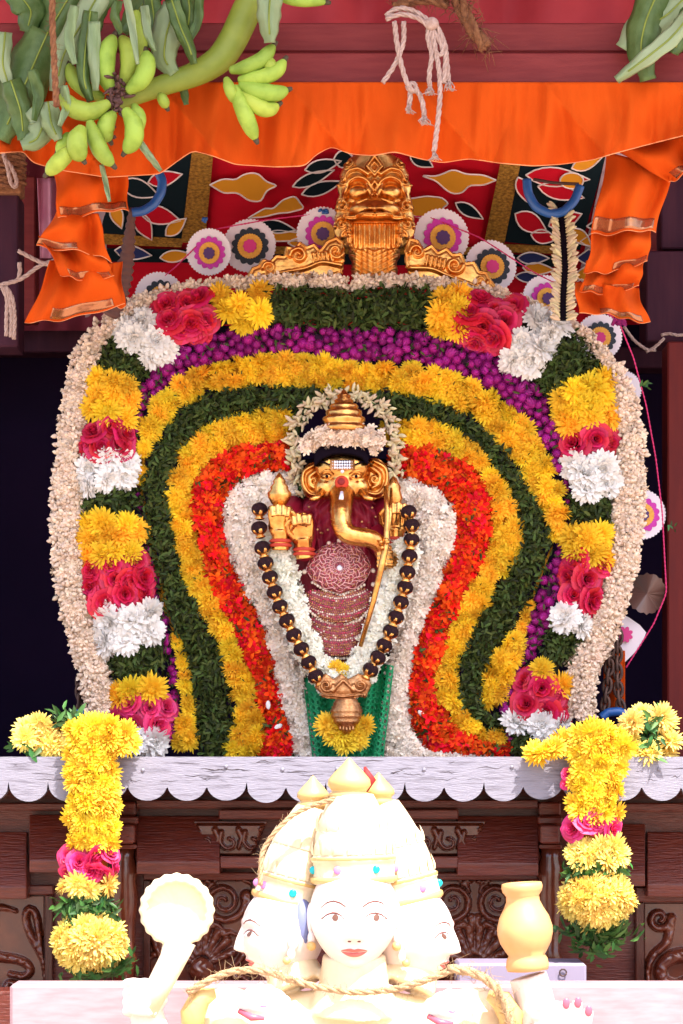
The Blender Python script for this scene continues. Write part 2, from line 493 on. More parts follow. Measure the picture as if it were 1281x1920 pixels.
# platform, walls, roof
mb = MB(); mb.box((0, .36, -.03), (.95, .62, .022), bev=.004); mb.build('platform', M['wood'], cart, False)
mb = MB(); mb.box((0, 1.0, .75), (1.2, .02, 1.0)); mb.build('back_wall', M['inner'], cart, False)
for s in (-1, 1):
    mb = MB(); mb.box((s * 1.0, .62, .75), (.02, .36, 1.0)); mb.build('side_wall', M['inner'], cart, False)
mb = MB(); mb.box((0, 0, 1.78), (1.7, 1.06, .02)); mb.build('roof', M['roof'], cart, False)
mb = MB(); mb.box((0, .45, -1.2), (.9, .5, 1.08)); mb.build('lower_body', M['wood'], cart, False)
# beams above the valance
pbox('upper_beam', -160, 1440, 42, 97, -.375, -.30, M['beam'])
pbox('lower_beam', -160, 1440, 97.5, 156, -.40, -.31, M['beam'])
pbox('rear_beam', -160, 1440, -60, 20, -.1, 0, M['beam'])
# side posts
pbox('post', 1252, 1360, 640, 1440, .05, .14, M['redpost'])
pbox('post_capital', 1212, 1370, 470, 640, .22, .34, M['darkpost'])
pbox('post_capital', 1240, 1370, 330, 466, .26, .34, M['darkpost'])
pbox('post', -70, 34, 360, 650, .02, .12, M['darkpost'])
pbox('post', 36, 66, 330, 600, .55, .62, M['beam'])
pbox('post', 1205, 1240, 380, 650, .6, .66, M['beam'])
pbox('cross_rail', -100, 200, 600, 660, .72, .80, M['darkpost'])
pbox('cross_rail', 1150, 1400, 650, 690, .72, .80, M['darkpost'])

# scalloped shelf board, three planks end to end, each plank its own piece
SY = -.30
def scallop(xa, xb):
    pts = [(xa, 1419), (xb, 1419)]
    per = 74.2; x0 = 16.5
    low = []
    x = xa
    while x <= xb + .01:
        u = ((x - x0) / per) % 1; lob = int((x - x0) // per); dp = 34 + 2.6 * math.sin(lob * 5.7) + 1.5 * math.sin(lob * 2.3); u = min(.999, max(0.0, u + .02 * math.sin(lob * 3.1) * math.sin(math.pi * u)))
        low.append((x, 1469 + dp * (max(0, 1 - (2 * u - 1) ** 2)) ** .5 if .012 < u < .988 else 1466))
        x += 2.65
    low.append((xb, low[-1][1]))
    return pts + low[::-1]
for i, (xa, xb) in enumerate(((-130, 218), (218.8, 1072), (1072.8, 1420))):
    pts = scallop(xa, xb)
    top = [p for p in pts[2:]]
    mb = MB(); V = []; F = []
    cols = sorted(set((round(x, 2), round(y, 2)) for x, y in top))
    n = len(cols)
    for (x, y) in cols:
        f0 = P(x, 1419, SY); f1 = P(x, y, SY)
        V += [f0, f1, Vector((f0.x, SY + .024, f0.z)), Vector((f1.x, SY + .024, f1.z))]
    for k in range(n - 1):
        a = 4 * k; b = a + 4
        F += [(a, a + 1, b + 1, b), (a + 2, b + 2, b + 3, a + 3), (a, b, b + 2, a + 2), (a + 1, a + 3, b + 3, b + 1)]
    F += [(0, 2, 3, 1), (4 * n - 4, 4 * n - 3, 4 * n - 1, 4 * n - 2)]
    mb.add(V, F); bo = mb.build('scalloped_board', M['board'], cart, smooth=False)
    # cracks and nail heads
    mb = MB()
    for k in range(int((xb - xa) / 24)):
        x = rng.uniform(xa + 5, xb - 40); y = rng.uniform(1424, 1466); ln = rng.uniform(6, 60)
        q = [P(x + ln * t, y + rng.normal(0, 1.3), SY - .0003) for t in np.linspace(0, 1, 6)]
        mb.tube(q, list(np.array([.1, .7, 1, .8, .6, .1]) * rng.uniform(.0002, .0006)), 4)
    mb.build('crack', M['crack'], bo, kind='stuff')
mb = MB()
for x in (-40, 120, 268, 424, 530, 632, 795, 960, 1120, 1236):
    mb = MB(); c = P(x, 1440 + rng.uniform(-6, 6), SY - .001)
    mb.ell(c, (.0036, .0015, .0036), 10, 6); mb.build('nail_head', M['board'], cart)
# plank behind the board: shelf edge
mb = MB(); mb.box((0, -.26, -.019), (1.0, .018, .014)); mb.build('shelf_edge', M['wood'], cart, False)

# carved front under the shelf
PY = -.10
mb = MB(); a = P(-250, 1480, PY); b = P(1530, 2000, PY)
mb.box((0, PY + .02, (a.z + b.z) / 2), (1.0, .02, (a.z - b.z) / 2)); mb.build('front_panel', M['wood'], cart, False)
def ledge(x0, x1, y0, y1, Yt, Yb, m=M['wood'], e0=0, e1=0):
    """sloped board leaning outwards at its foot, with a plain lip underneath"""
    t0, t1 = P(x0 + e0, y0, Yt), P(x1 - e1, y0, Yt); b0, b1 = P(x0, y1, Yb), P(x1, y1, Yb)
    l0, l1 = P(x0, y1 + 22, Yb + .004), P(x1, y1 + 22, Yb + .004)
    V = [t0, t1, b1, b0, l0, l1]; bk = [Vector((p.x, PY - .001, p.z)) for p in V]
    mb = MB(); mb.add(V + bk, [(0, 3, 2, 1), (3, 4, 5, 2), (4, 10, 11, 5), (0, 6, 9, 3), (3, 9, 10, 4), (1, 2, 8, 7), (2, 5, 11, 8), (0, 1, 7, 6)])
    o = mb.build('sloped_moulding', m, cart, False)
    md = o.modifiers.new('edge', 'BEVEL'); md.width = .002; md.segments = 2
    return o
ledge(256, 412, 1530, 1617, -.13, -.19)
ledge(858, 1010, 1530, 1620, -.13, -.19)
ledge(55, 140, 1528, 1614, -.15, -.21)
ledge(-120, 50, 1560, 1664, -.12, -.17)
ledge(1140, 1210, 1545, 1640, -.12, -.18)
ledge(1214, 1400, 1560, 1660, -.12, -.17)
for x0, x1, y0, y1, Y0 in ((410, 860, 1518, 1536, -.16), (412, 860, 1606, 1628, -.185), (-120, 215, 1506, 1520, -.14), (1075, 1400, 1506, 1522, -.14),
                           (255, 1010, 1500, 1516, -.15), (268, 1010, 1636, 1650, -.125), (12, 100, 1660, 1678, -.125), (1192, 1400, 1664, 1692, -.125)):
    pbox('moulding', x0, x1, y0, y1, Y0, PY, M['wood'], bev=.002)
for x0, x1, y0, y1, Y0 in ((268, 281, 1650.5, 1860, -.125), (84, 99, 1678.5, 1860, -.125), (990, 1004, 1650.5, 1860, -.125), (1192, 1208, 1692.5, 1860, -.125), (472, 480, 1650.5, 1860, -.12), (770, 778, 1650.5, 1860, -.12)):
    pbox('stile', x0, x1, y0, y1, Y0, PY, M['wood_v'], bev=.002)
# bracketed columns left and right
for x0 in (214, 1012):
    for (dx0, dx1, y0, y1, Y0) in ((0, 40, 1504, 1530, -.17), (-2, 44, 1531, 1546, -.19), (2, 38, 1547, 1582, -.215), (0, 42, 1583, 1592, -.18)):
        pbox('column_block', x0 + dx0, x0 + dx1, y0, y1, Y0, PY, M['wood'], bev=.003)
    mb = MB(); c = P(x0 + 20, 1860, -.15)
    prof = [(.019, 0), (.019, .05), (.024, .06), (.018, .075), (.02, .13), (.025, .17), (.021, .2), (.024, .225), (.018, .245), (.021, .262)]
    mb.lathe(prof, 20, Matrix.Translation(c)); mb.build('turned_column', M['carve'], cart)
# carved cartouches with leaves
for cx, sg in ((432, 1), (842, 1)):
    st = []
    for q in (-44, 0, 44):
        st.append((arcpts([(cx + q - 16, 1560), (cx + q - 20, 1578), (cx + q - 8, 1592), (cx + q + 8, 1588), (cx + q + 8, 1574), (cx + q - 2, 1572)]), 5, 3, .012))
        st.append((arcpts([(cx + q + 16, 1556), (cx + q + 22, 1570), (cx + q + 16, 1590)]), 6, 3, .010))
    def hf(X, Yp, st=st, cx=cx):
        e = np.clip((66 - (Yp - 1545) * .38 - np.abs(X - cx)) / 5, 0, 1) * np.clip((Yp - 1544) / 4, 0, 1) * np.clip((1605 - Yp) / 4, 0, 1)
        return e * .012 + stroke_h(X, Yp, st) * e
    relief('carved_cartouche', cart, cx - 70, cx + 70, 1540, 1606, 1.6, hf, -.142, M['carve'], lambda X, Yp, cx=cx: np.abs(X - cx) < 68 - (Yp - 1545) * .38)
# scroll panels
def scroll_panel(x0, x1, y0, y1, strokes, boss=()):
    def hf(X, Yp):
        H = stroke_h(X, Yp, strokes)
        for bx, by, r, h in boss:
            H = np.maximum(H, h * np.sqrt(np.clip(1 - ((X - bx) ** 2 + (Yp - by) ** 2) / r ** 2, 0, 1)))
        return H + .0012 * np.sin(X * .31 + 2 * np.sin(Yp * .23)) * (H > .004)
    return relief('carved_panel', cart, x0, x1, y0, y1, 1.5, hf, PY - .003, M['carve'])
def volutes(cx, cy, s=1.0):
    st = []
    for sg in (-1, 1):
        st.append((spiral(cx + sg * 42 * s, cy, 40 * s, 4 * s, 90 - sg * 90 + 180 * 0, 1.9, 60, sg), 7 * s, 3 * s, .016))
        st.append((arcpts([(cx + sg * 84 * s, cy - 10 * s), (cx + sg * 96 * s, cy + 50 * s), (cx + sg * 80 * s, cy + 100 * s), (cx + sg * 56 * s, cy + 130 * s)]), 12 * s, 5 * s, .016))
        st.append((arcpts([(cx + sg * 10 * s, cy - 40 * s), (cx + sg * 60 * s, cy - 52 * s), (cx + sg * 100 * s, cy - 30 * s)]), 8 * s, 4 * s, .012))
    for sg in (-1, 1):
        for (ax_, ay, bx_, by_) in ((92, 20, 112, 8), (98, 44, 118, 40), (94, 72, 112, 78), (84, 98, 100, 112), (20, -34, 10, -18), (58, -50, 66, -40), (6, 30, 4, 62), (22, 44, 40, 52), (40, 60, 66, 62), (62, 140, 90, 150), (30, 160, 60, 166)):
            st.append(([(cx + sg * ax_ * s, cy + ay * s), (cx + sg * (ax_ + bx_) / 2 * s, cy + ((ay + by_) / 2 - 3) * s), (cx + sg * bx_ * s, cy + by_ * s)], 8 * s, 3 * s, .011))
    for a in range(-70, 71, 20):
        x1 = cx + math.sin(R(a)) * 62 * s; y1 = cy + 120 * s - math.cos(R(a)) * 72 * s
        st.append(([(cx + math.sin(R(a)) * 22 * s, cy + 120 * s - math.cos(R(a)) * 24 * s), (x1, y1)], 7 * s, 9 * s, .014))
    return st, [(cx, cy + 128 * s, 25 * s, .026)]
st, bs = volutes(890, 1690); scroll_panel(780, 988, 1652, 1856, st, bs)
st, bs = volutes(378, 1690); scroll_panel(282, 471, 1652, 1856, st, bs)
st = [(arcpts([(92, 1858), (88, 1800), (60, 1760), (44, 1720), (46, 1700), (60, 1694), (70, 1706), (74, 1760), (82, 1800)]), 9, 6, .018),
      (arcpts([(-40, 1790), (10, 1795), (44, 1800), (62, 1818), (50, 1834), (20, 1826)]), 11, 6, .016), (arcpts([(-40, 1720), (0, 1700), (30, 1708)]), 9, 4, .012),
      (arcpts([(10, 1858), (16, 1842), (40, 1846), (60, 1858)]), 8, 5, .014)]
scroll_panel(-60, 83, 1680, 1858, st)
st = [(spiral(1236, 1722, 22, 5, 0, 1.2, 40), 8, 4, .016), (arcpts([(1258, 1722), (1252, 1770), (1222, 1790), (1212, 1820), (1216, 1858)]), 10, 6, .016),
      (arcpts([(1300, 1790), (1260, 1792), (1236, 1812), (1240, 1840), (1270, 1850), (1300, 1830)]), 16, 9, .02)]
scroll_panel(1209, 1330, 1694, 1858, st)
# plinth below the carvings
pbox('plinth', -160, 1440, 1858.5, 1990, -.22, PY, M['wood'])
# painted box by the right-hand column
bxo = pbox('ledge_box', 858, 1100, 1807, 1850, -.36, -.22, M['palebox'], bev=.004)
mb = MB(); c = P(1056, 1824, -.364)
mb.tube([c + Vector((math.cos(a) * .006, 0, math.sin(a) * .006)) for a in np.linspace(0, 2 * math.pi, 14)], .0013, 6); mb.build('ring_bolt', M['iron'], bxo)
# pink rail crossing in front
rail = tag(pbox('pink_rail', 18, 1460, 1846, 1990, -.56, -.47, M['rail'], None, .005), 'pale pink painted rail running across the bottom behind the statue', 'rail')

# red awning cloth above the beam
def cloth(name, fn, nu, nv, m, parent=None, thick=.0015):
    pts = [[fn(i / (nu - 1), j / (nv - 1)) for i in range(nu)] for j in range(nv)]
    mb = MB(); mb.grid(pts); o = mb.build(name, m, parent)
    if thick:
        md = o.modifiers.new('thickness', 'SOLIDIFY'); md.thickness = thick; md.offset = 0
    return o
o = cloth('awning_cloth', lambda u, v: P(-120 + 1520 * u, -140 + 200 * v, -.18 + .02 * math.sin(u * 38) + .014 * math.sin(u * 71 + v * 2)), 120, 14, M['redcloth'])
tag(o, 'red awning cloth showing above the top beam', 'cloth')
o = cloth('pink_cloth', lambda u, v: P(70 + 44 * u + 6 * v, 334 + 150 * v, .5 + .02 * math.sin(u * 9 + v)), 20, 14, M['pinkcloth'])
tag(o, 'shiny pink cloth seen between the left posts', 'cloth')
# dark red cloths inside at both shoulders of the shrine
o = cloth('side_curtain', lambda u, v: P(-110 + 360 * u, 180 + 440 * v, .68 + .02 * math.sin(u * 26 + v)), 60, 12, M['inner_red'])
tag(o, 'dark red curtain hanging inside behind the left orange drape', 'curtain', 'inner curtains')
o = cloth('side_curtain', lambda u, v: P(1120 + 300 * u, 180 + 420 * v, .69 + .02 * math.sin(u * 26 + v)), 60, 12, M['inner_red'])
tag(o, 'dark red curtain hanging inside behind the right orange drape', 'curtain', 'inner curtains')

# ================================================================== flowers (shared meshes)
def petal_strip(L, wd, a0, a1, cup=0.0, r0=.06):
    """thin curved petal along +x, rising from angle a0 to a1; returns verts and faces (6 triangles)"""
    V = []; x, z = r0, 0.0
    ss = (0, .38, .8, 1.0); ws = (.45, .95, .85, .18)
    for i, s in enumerate(ss):
        if i:
            a = a0 + (a1 - a0) * s
            x += math.cos(a) * L * (s - ss[i - 1]); z += math.sin(a) * L * (s - ss[i - 1])
        V += [(x, -wd * ws[i], z + cup * wd * ws[i]), (x, wd * ws[i], z + cup * wd * ws[i])]
    return V, [(2 * i, 2 * i + 2, 2 * i + 3, 2 * i + 1) for i in range(3)]

def chrysanthemum(seed, layers=((1.0, 22, 2, -4), (1.0, 22, 14, 8), (.95, 20, 27, 24), (.86, 18, 40, 42), (.74, 15, 52, 62), (.58, 12, 64, 84), (.40, 8, 76, 110)), wd=.095):
    r = random.Random(seed); mb = MB()
    for L, n, a0, a1 in layers:
        ph = r.random() * 6.28
        for k in range(n):
            V, F = petal_strip(L * r.uniform(.82, 1.08), wd * r.uniform(.8, 1.15), R(a0 + r.uniform(-7, 7)), R(a1 + r.uniform(-16, 16)), .5)
            mb.add(V, F, Matrix.Rotation(ph + 6.283 * (k + r.uniform(-.25, .25)) / n, 4, 'Z') @ Matrix.Rotation(r.uniform(-.35, .35), 4, 'X'), var=.5)
    V, F = sphere(8, 5)
    mb.add(V * np.array([.34, .34, .3]) + np.array([0, 0, .1]), F)
    return mb

def rose(seed):
    r = random.Random(seed); mb = MB()
    for ring, (rad, ht, n, open_) in enumerate(((.12, .62, 3, .1), (.25, .62, 4, .25), (.42, .56, 5, .45), (.62, .46, 6, .8), (.82, .32, 7, 1.2))):
        ph = r.random() * 6
        for k in range(n):
            a = ph + 6.283 * k / n; span = 6.283 / n * 1.45
            pts = []
            for i in range(4):
                v = i / 3; row = []
                for j in range(6):
                    u = j / 5 - .5
                    rr = rad * (.45 + .55 * v) + open_ * .22 * v * v + .05 * r.uniform(-1, 1) * v
                    zz = ht * v - abs(u) ** 2.5 * .9 * v * .5 - open_ * .16 * v ** 3 + .03 * r.uniform(-1, 1)
                    row.append((rr * math.cos(a + span * u), rr * math.sin(a + span * u), zz))
                pts.append(row)
            mb.grid(pts, var=r.random() * .5)
    return mb

def globe(seed):
    r = random.Random(seed); mb = MB()
    V, F = sphere(12, 9); V = np.array(V)
    mb.add(V * .72, F)
    # pointed bracts in spirals
    n = 46
    for i in range(n):
        z = 1 - 1.55 * (i + .5) / n; ph = i * 2.39996
        rr = math.sqrt(max(0, 1 - z * z)); d = Vector((rr * math.cos(ph), rr * math.sin(ph), z))
        t = Vector((-math.sin(ph), math.cos(ph), 0)); up = (Vector((0, 0, 1)) - d * z); up = up.normalized() if up.length > .01 else Vector((1, 0, 0))
        c = d * .68
        mb.add([c - t * .17 - up * .12, c + t * .17 - up * .12, c + t * .1 + up * .14 + d * .26, c - t * .1 + up * .14 + d * .26, d * 1.0 + up * .3],
               [(0, 1, 2, 3), (3, 2, 4)], var=.5 + r.uniform(-.12, .12))
    return mb

CHR = {}
def flower_meshes(kind, gen, mkey, n=4, **k):
    key = (kind, mkey)
    if key not in CHR:
        CHR[key] = [gen(11 * i + 3, **k).mesh(kind, M[mkey]) for i in range(n)]
    return CHR[key]

# small pieces for masses
def bud_shape(n=6, m=5, sharp=1.0):
    prof = [(0.10, 0), (.34, .18), (.40, .45), (.30, .75), (.02, 1.0)]
    mb = MB(); mb.lathe(prof, n, cap=False)
    return mb.v[0], [tuple(f) for f in np.split(mb.l[0], np.cumsum(mb.z[0])[:-1])]
BUD = bud_shape()
SLIM = (BUD[0] * np.array([.85, .85, 1.0]), BUD[1])
def star_shape(n=6, seed=1, wd=.26, rise=(20, 40)):
    r = random.Random(seed); mb = MB()
    for k in range(n):
        V, F = petal_strip(r.uniform(.8, 1.05), wd, R(rise[0] + r.uniform(-10, 10)), R(rise[1] - 20 + r.uniform(-25, 25)), .4, 0)
        mb.add(V, F, Matrix.Rotation(6.283 * (k + r.uniform(-.2, .2)) / n, 4, 'Z'))
    V = np.concatenate(mb.v); L = np.concatenate(mb.l); Z = np.concatenate(mb.z)
    return V, [tuple(f) for f in np.split(L, np.cumsum(Z)[:-1])]
STARS = [star_shape(6, i) for i in range(3)]
DSTARS = []
for i in range(3):
    a = star_shape(7, 20 + i, .24, (5, 15)); b = star_shape(6, 40 + i, .22, (40, 60))
    DSTARS.append((np.concatenate([a[0], b[0] * .8]), a[1] + [tuple(q + len(a[0]) for q in f) for f in b[1]]))
IXO = [star_shape(5, 60 + i, .25, (25, 20)) for i in range(3)]
LEAF = (np.array([(0, 0, 0), (.3, -.16, .03), (.3, .16, .03), (.32, 0, -.02), (.7, -.12, .0), (.7, .12, .0), (.72, 0, -.05), (1, 0, -.12)]),
        [(0, 1, 3), (0, 3, 2), (1, 4, 6, 3), (3, 6, 5, 2), (4, 7, 6), (6, 7, 5)])

class Band:
    """garland lying between two curves drawn on the arch; puffed up like half a roll"""
    def __init__(s, A, B, Y0, bulge):
        s.A = smooth_poly(A, 260, 11); Bd = smooth_poly(B, 700, 25); s.Y0 = Y0; s.bulge = bulge
        j = np.argmin(((s.A[:, None] - Bd[None]) ** 2).sum(-1), 1).astype(float)
        j = np.maximum.accumulate(j); j[0] = 0; j[-1] = 699            # partner points run on without turning back
        e = 14; j[:e] = np.interp(np.arange(e), [0, e - 1], [0, j[e - 1]]); j[-e:] = np.interp(np.arange(e), [0, e - 1], [j[-e], 699])
        j = np.convolve(np.pad(j, 7, 'edge'), np.ones(15) / 15, 'valid')
        s.B = np.stack([np.interp(j, np.arange(700), Bd[:, i]) for i in (0, 1)], -1)
        mid = (s.A + s.B) / 2
        s.cum = np.concatenate([[0], np.cumsum(np.linalg.norm(np.diff(mid, axis=0), axis=1))]); s.len = s.cum[-1]
        s.wid = np.linalg.norm(s.A - s.B, axis=1)
    def at(s, d, q):
        """d = distance along in px, q = 0..1 across (arrays) -> position, normal"""
        i = lambda C: np.stack([np.interp(d, s.cum, C[:, 0]), np.interp(d, s.cum, C[:, 1])], -1)
        a, b = i(s.A), i(s.B); p = a + (b - a) * q[:, None]
        sn = np.clip(2 * q - 1, -.98, .98); cs = np.sqrt(1 - sn ** 2)
        wl = np.linalg.norm(b - a, axis=1)
        bl = np.minimum(s.bulge, wl / 1000 * .7)
        Y = s.Y0 - bl * cs
        ac = (b - a) / np.maximum(wl, 1e-6)[:, None]
        N = np.stack([ac[:, 0] * sn * .8, -cs - .12, -ac[:, 1] * sn * .8], -1)
        return PA(p[:, 0], p[:, 1], Y), N / np.linalg.norm(N, axis=1, keepdims=True)
    def scatter(s, sp, d0=0, d1=None, jit=.35, edge=.5, minw=8):
        """roughly even spread, spacing sp px"""
        d1 = s.len if d1 is None else d1
        D_, Q = [], []
        d = d0 + sp * .4; k = 0
        while d < d1 - sp * .2:
            w = np.interp(d, s.cum, s.wid)
            if w > minw:
                n = max(1, int(round(w / sp)))
                for j in range(n):
                    q = (j + .5 + (.25 if k % 2 else -.25) * (n > 1)) / n + rng.uniform(-jit, jit) / n
                    D_.append(d + rng.uniform(-jit, jit) * sp); Q.append(min(max(q, edge * sp * .5 / w), 1 - edge * sp * .5 / w) if w > sp else .5)
            d += sp * .92; k += 1
        return np.clip(np.array(D_), d0, d1), np.array(Q)
    def core(s, parent, m=None, d0=0, d1=None, inset=.16, drop=.010):
        d1 = s.len if d1 is None else d1
        ds = np.linspace(d0, d1, max(6, int((d1 - d0) / 14))); qs = np.linspace(inset * .5, 1 - inset * .5, 9)
        rows = []
        for q in qs:
            p, n = s.at(ds, np.full(len(ds), q)); p = p - n * drop; rows.append(p)
        rows = [np.column_stack([rows[0][:, 0], np.full(len(ds), s.Y0 + .012), rows[0][:, 2]])] + rows + [np.column_stack([rows[-1][:, 0], np.full(len(ds), s.Y0 + .012), rows[-1][:, 2]])]
        mb = MB(); mb.grid(np.array(rows)); return mb.build('garland_core', m or M['core'], parent)

def put_flowers(parent, name, meshes, pos, nrm, size, tilt=.35, lift=0.0):
    out = []
    for p, n in zip(pos, nrm):
        nn = Vector(n) + Vector(rng.normal(0, tilt, 3)); 
        if nn.y > -.05: nn.y = -.05 if n[1] < 0 else nn.y
        s = size * rng.uniform(.85, 1.15)
        out.append(link(name, meshes[rng.integers(len(meshes))], parent, None, frame(nn, rng.uniform(0, 6.28), Vector(p) + Vector(n) * lift, s)))
    return out

def mass(parent, name, shapes, pos, nrm, size, m, tilt=.5, lay=0.0, jy=.004):
    """one joined mass of tiny blooms / leaves. lay=1 lays the pieces' length flat on the surface"""
    k = len(pos); N = np.asarray(nrm) + rng.normal(0, tilt, (k, 3))
    pos = np.asarray(pos) + np.asarray(nrm) * rng.uniform(-jy, jy, (k, 1))
    mb = MB()
    idx = rng.integers(len(shapes), size=k)
    sz = size * rng.uniform(.75, 1.2, k); roll = rng.uniform(0, 6.28, k); var = rng.random(k)
    for i, (V, F) in enumerate(shapes):
        w = idx == i
        if w.any(): mb.many(V, F, frames(N[w], roll[w], pos[w], sz[w]), var[w])
    return mb.build(name, m, parent, kind='stuff')

def leaves(parent, band, d0=0, d1=None, m=None, dens=1.6, L=.016):
    ds, qs = [], []
    for rep in range(int(round(7 * dens))):
        a, b = band.scatter(11, d0, d1, .9, .1); ds.append(a); qs.append(b)
    d, q = np.concatenate(ds), np.concatenate(qs)
    p, n = band.at(d, np.clip(q + rng.normal(0, .05, len(q)), -.02, 1.02))
    return mass(parent, 'leaf_sprigs', [LEAF], p, n + rng.normal(0, .25, n.shape), L, m or M['leaf'], .55, jy=.009)

# ------------------------------------------------------------------ boundary curves of the bands (left, right), from the foot up to the top
O_l = [(163, 1352), (160, 1300), (137, 1210), (113, 1130), (105, 1080), (98, 1000), (101, 900), (112, 800), (130, 700), (152, 640), (200, 590), (250, 560), (320, 538), (420, 524), (520, 518), (600, 517), (652, 520)]
J_l = [(209, 1348), (211, 1290), (192, 1220), (167, 1150), (156, 1060), (153, 960), (153, 870), (159, 780), (173, 700), (192, 640), (240, 597), (300, 564), (380, 545), (470, 537), (560, 535), (664, 543)]
K_l = [(300, 1398), (322, 1330), (312, 1240), (288, 1140), (272, 1040), (264, 970), (252, 920), (246, 860), (245, 800), (260, 730), (290, 682), (340, 646), (410, 622), (500, 612), (580, 610), (664, 615)]
L_l = [(326, 1395), (336, 1330), (331, 1240), (308, 1140), (286, 1040), (270, 960), (257, 910), (256, 850), (268, 790), (290, 745), (325, 712), (370, 690), (440, 672), (520, 662), (600, 666), (664, 681)]
M_l = [(372, 1418), (366, 1330), (358, 1250), (336, 1190), (311, 1140), (289, 1050), (273, 970), (266, 915), (285, 850), (307, 800), (340, 762), (390, 737), (450, 726), (540, 722), (600, 725), (664, 737)]
N_l = [(420, 1420), (440, 1360), (430, 1290), (415, 1220), (385, 1160), (350, 1100), (335, 1040), (320, 980), (315, 920), (325, 870), (350, 830), (390, 797), (440, 777), (500, 768), (555, 766)]
Q_l = [(495, 1420), (500, 1360), (480, 1290), (455, 1220), (430, 1160), (400, 1110), (380, 1050), (365, 990), (358, 930), (370, 890), (400, 860), (440, 840), (500, 830), (550, 830)]
R_l = [(552, 1420), (545, 1370), (520, 1290), (510, 1230), (490, 1170), (460, 1110), (430, 1050), (415, 990), (415, 950), (430, 918), (460, 893), (500, 881), (552, 886)]
T_l = [(594, 1420), (588, 1370), (580, 1330), (574, 1300), (564, 1260), (544, 1190), (524, 1110), (512, 1040), (508, 985), (520, 950), (556, 940)]
O_r = [(1112, 1352), (1115, 1270), (1140, 1220), (1165, 1160), (1182, 1100), (1196, 1050), (1204, 980), (1208, 900), (1205, 820), (1191, 740), (1166, 690), (1130, 648), (1090, 610), (1040, 582), (990, 561), (930, 541), (850, 527), (760, 518), (668, 520)]
J_r = [(1064, 1352), (1060, 1270), (1078, 1220), (1110, 1160), (1132, 1100), (1145, 1040), (1150, 960), (1156, 870), (1156, 790), (1145, 700), (1112, 650), (1070, 612), (1010, 578), (950, 559), (880, 545), (800, 535), (720, 535), (650, 543)]
K_r = [(960, 1400), (952, 1330), (975, 1275), (1012, 1215), (1032, 1165), (1050, 1110), (1060, 1060), (1064, 1010), (1069, 950), (1069, 890), (1064, 840), (1050, 790), (1022, 740), (985, 702), (935, 671), (870, 641), (800, 623), (740, 615), (648, 615)]
L_r = [(940, 1290), (962, 1270), (974, 1235), (990, 1180), (1002, 1130), (1022, 1070), (1046, 1020), (1066, 965), (1056, 920), (1032, 860), (1000, 802), (965, 765), (920, 731), (870, 706), (800, 686), (730, 679), (648, 681)]
M_r = [(952, 1346), (905, 1330), (900, 1290), (916, 1250), (940, 1200), (970, 1165), (992, 1125), (1012, 1070), (1034, 1010), (1020, 960), (990, 908), (955, 850), (910, 802), (860, 771), (800, 746), (720, 731), (648, 737)]
N_r = [(952, 1376), (900, 1356), (870, 1330), (856, 1290), (861, 1240), (880, 1200), (900, 1150), (930, 1110), (963, 1060), (980, 1010), (970, 950), (945, 900), (915, 860), (880, 822), (840, 797), (790, 783), (728, 786)]
Q_r = [(952, 1398), (890, 1387), (850, 1361), (820, 1320), (811, 1270), (830, 1220), (850, 1160), (870, 1110), (905, 1050), (924, 990), (921, 940), (904, 900), (880, 871), (840, 850), (790, 836), (735, 836)]
R_r = [(940, 1424), (860, 1422), (805, 1412), (772, 1370), (765, 1310), (770, 1260), (782, 1200), (802, 1150), (830, 1090), (850, 1030), (860, 980), (850, 940), (820, 912), (780, 900), (735, 893)]
T_r = [(716, 1420), (718, 1360), (722, 1310), (728, 1250), (746, 1180), (766, 1100), (780, 1030), (785, 985), (765, 950), (728, 942)]

def rope_band(A, B, Y0, bulge, mk, label, shapes, sp, size, tilt=.6, reps=2, name='jasmine_garland', part='jasmine_buds', corem=None):
    b = Band(A, B, Y0, bulge); loc = P(A[0][0], 1420, Y0); t = thing(name, label, 'garland', loc, 'garlands on the arch')
    b.core(t, corem)
    ds, qs = [], []
    for k in range(reps):
        x, y = b.scatter(sp, jit=.5, edge=.25); ds.append(x); qs.append(y)
    p, n = b.at(np.concatenate(ds), np.concatenate(qs))
    mass(t, part, shapes, p, n, size, M[mk], tilt)
    return t

M['core_tan'] = mat('tan_garland_core', (.36, .25, .16), .9)
rope_band(O_l, J_l, -.01, .025, 'ivory', 'thick ivory bud rope edging the left half of the flower arch', [SLIM, SLIM, SLIM] + DSTARS[:2], 9, .0118, .5, 4, corem=M['core_tan'])
rope_band(O_r, J_r, -.01, .025, 'ivory', 'thick ivory bud rope edging the right half of the flower arch', [SLIM, SLIM, SLIM] + DSTARS[:2], 9, .0118, .5, 4, corem=M['core_tan'])
rope_band(R_l, T_l, -.012, .030, 'jasmine', 'inner white blossom band left of the gold idol', DSTARS, 12, .0125, .5, 3, part='jasmine_blossoms', corem=M['core_tan'])
rope_band(R_r, T_r, -.012, .030, 'jasmine', 'inner white blossom band right of the gold idol', DSTARS, 12, .0125, .5, 3, part='jasmine_blossoms', corem=M['core_tan'])
M['core_red'] = mat('red_garland_core', (.10, .008, .004), .9)
def red_band(A, B, label):
    t = rope_band(A, B, -.008, .034, 'red', label, IXO, 12, .0155, .75, 4, 'red_flower_garland', 'red_blossoms', M['core_red'])
    b = Band(A, B, -.008, .034)
    k = int(b.len / 26); d = rng.uniform(0, b.len, k); q = rng.uniform(.05, .95, k)
    d = np.repeat(d, 6) + rng.normal(0, 5, k * 6); q = np.clip(np.repeat(q, 6) + rng.normal(0, .06, k * 6), 0, 1)
    p, n = b.at(np.clip(d, 0, b.len), q)
    mass(t, 'leaf_bits', [LEAF], p + n * .006, n, .014, M['leaf'], .5)
    return t
red_band(Q_l, R_l, 'bright red blossom band curving down the left of the idol')
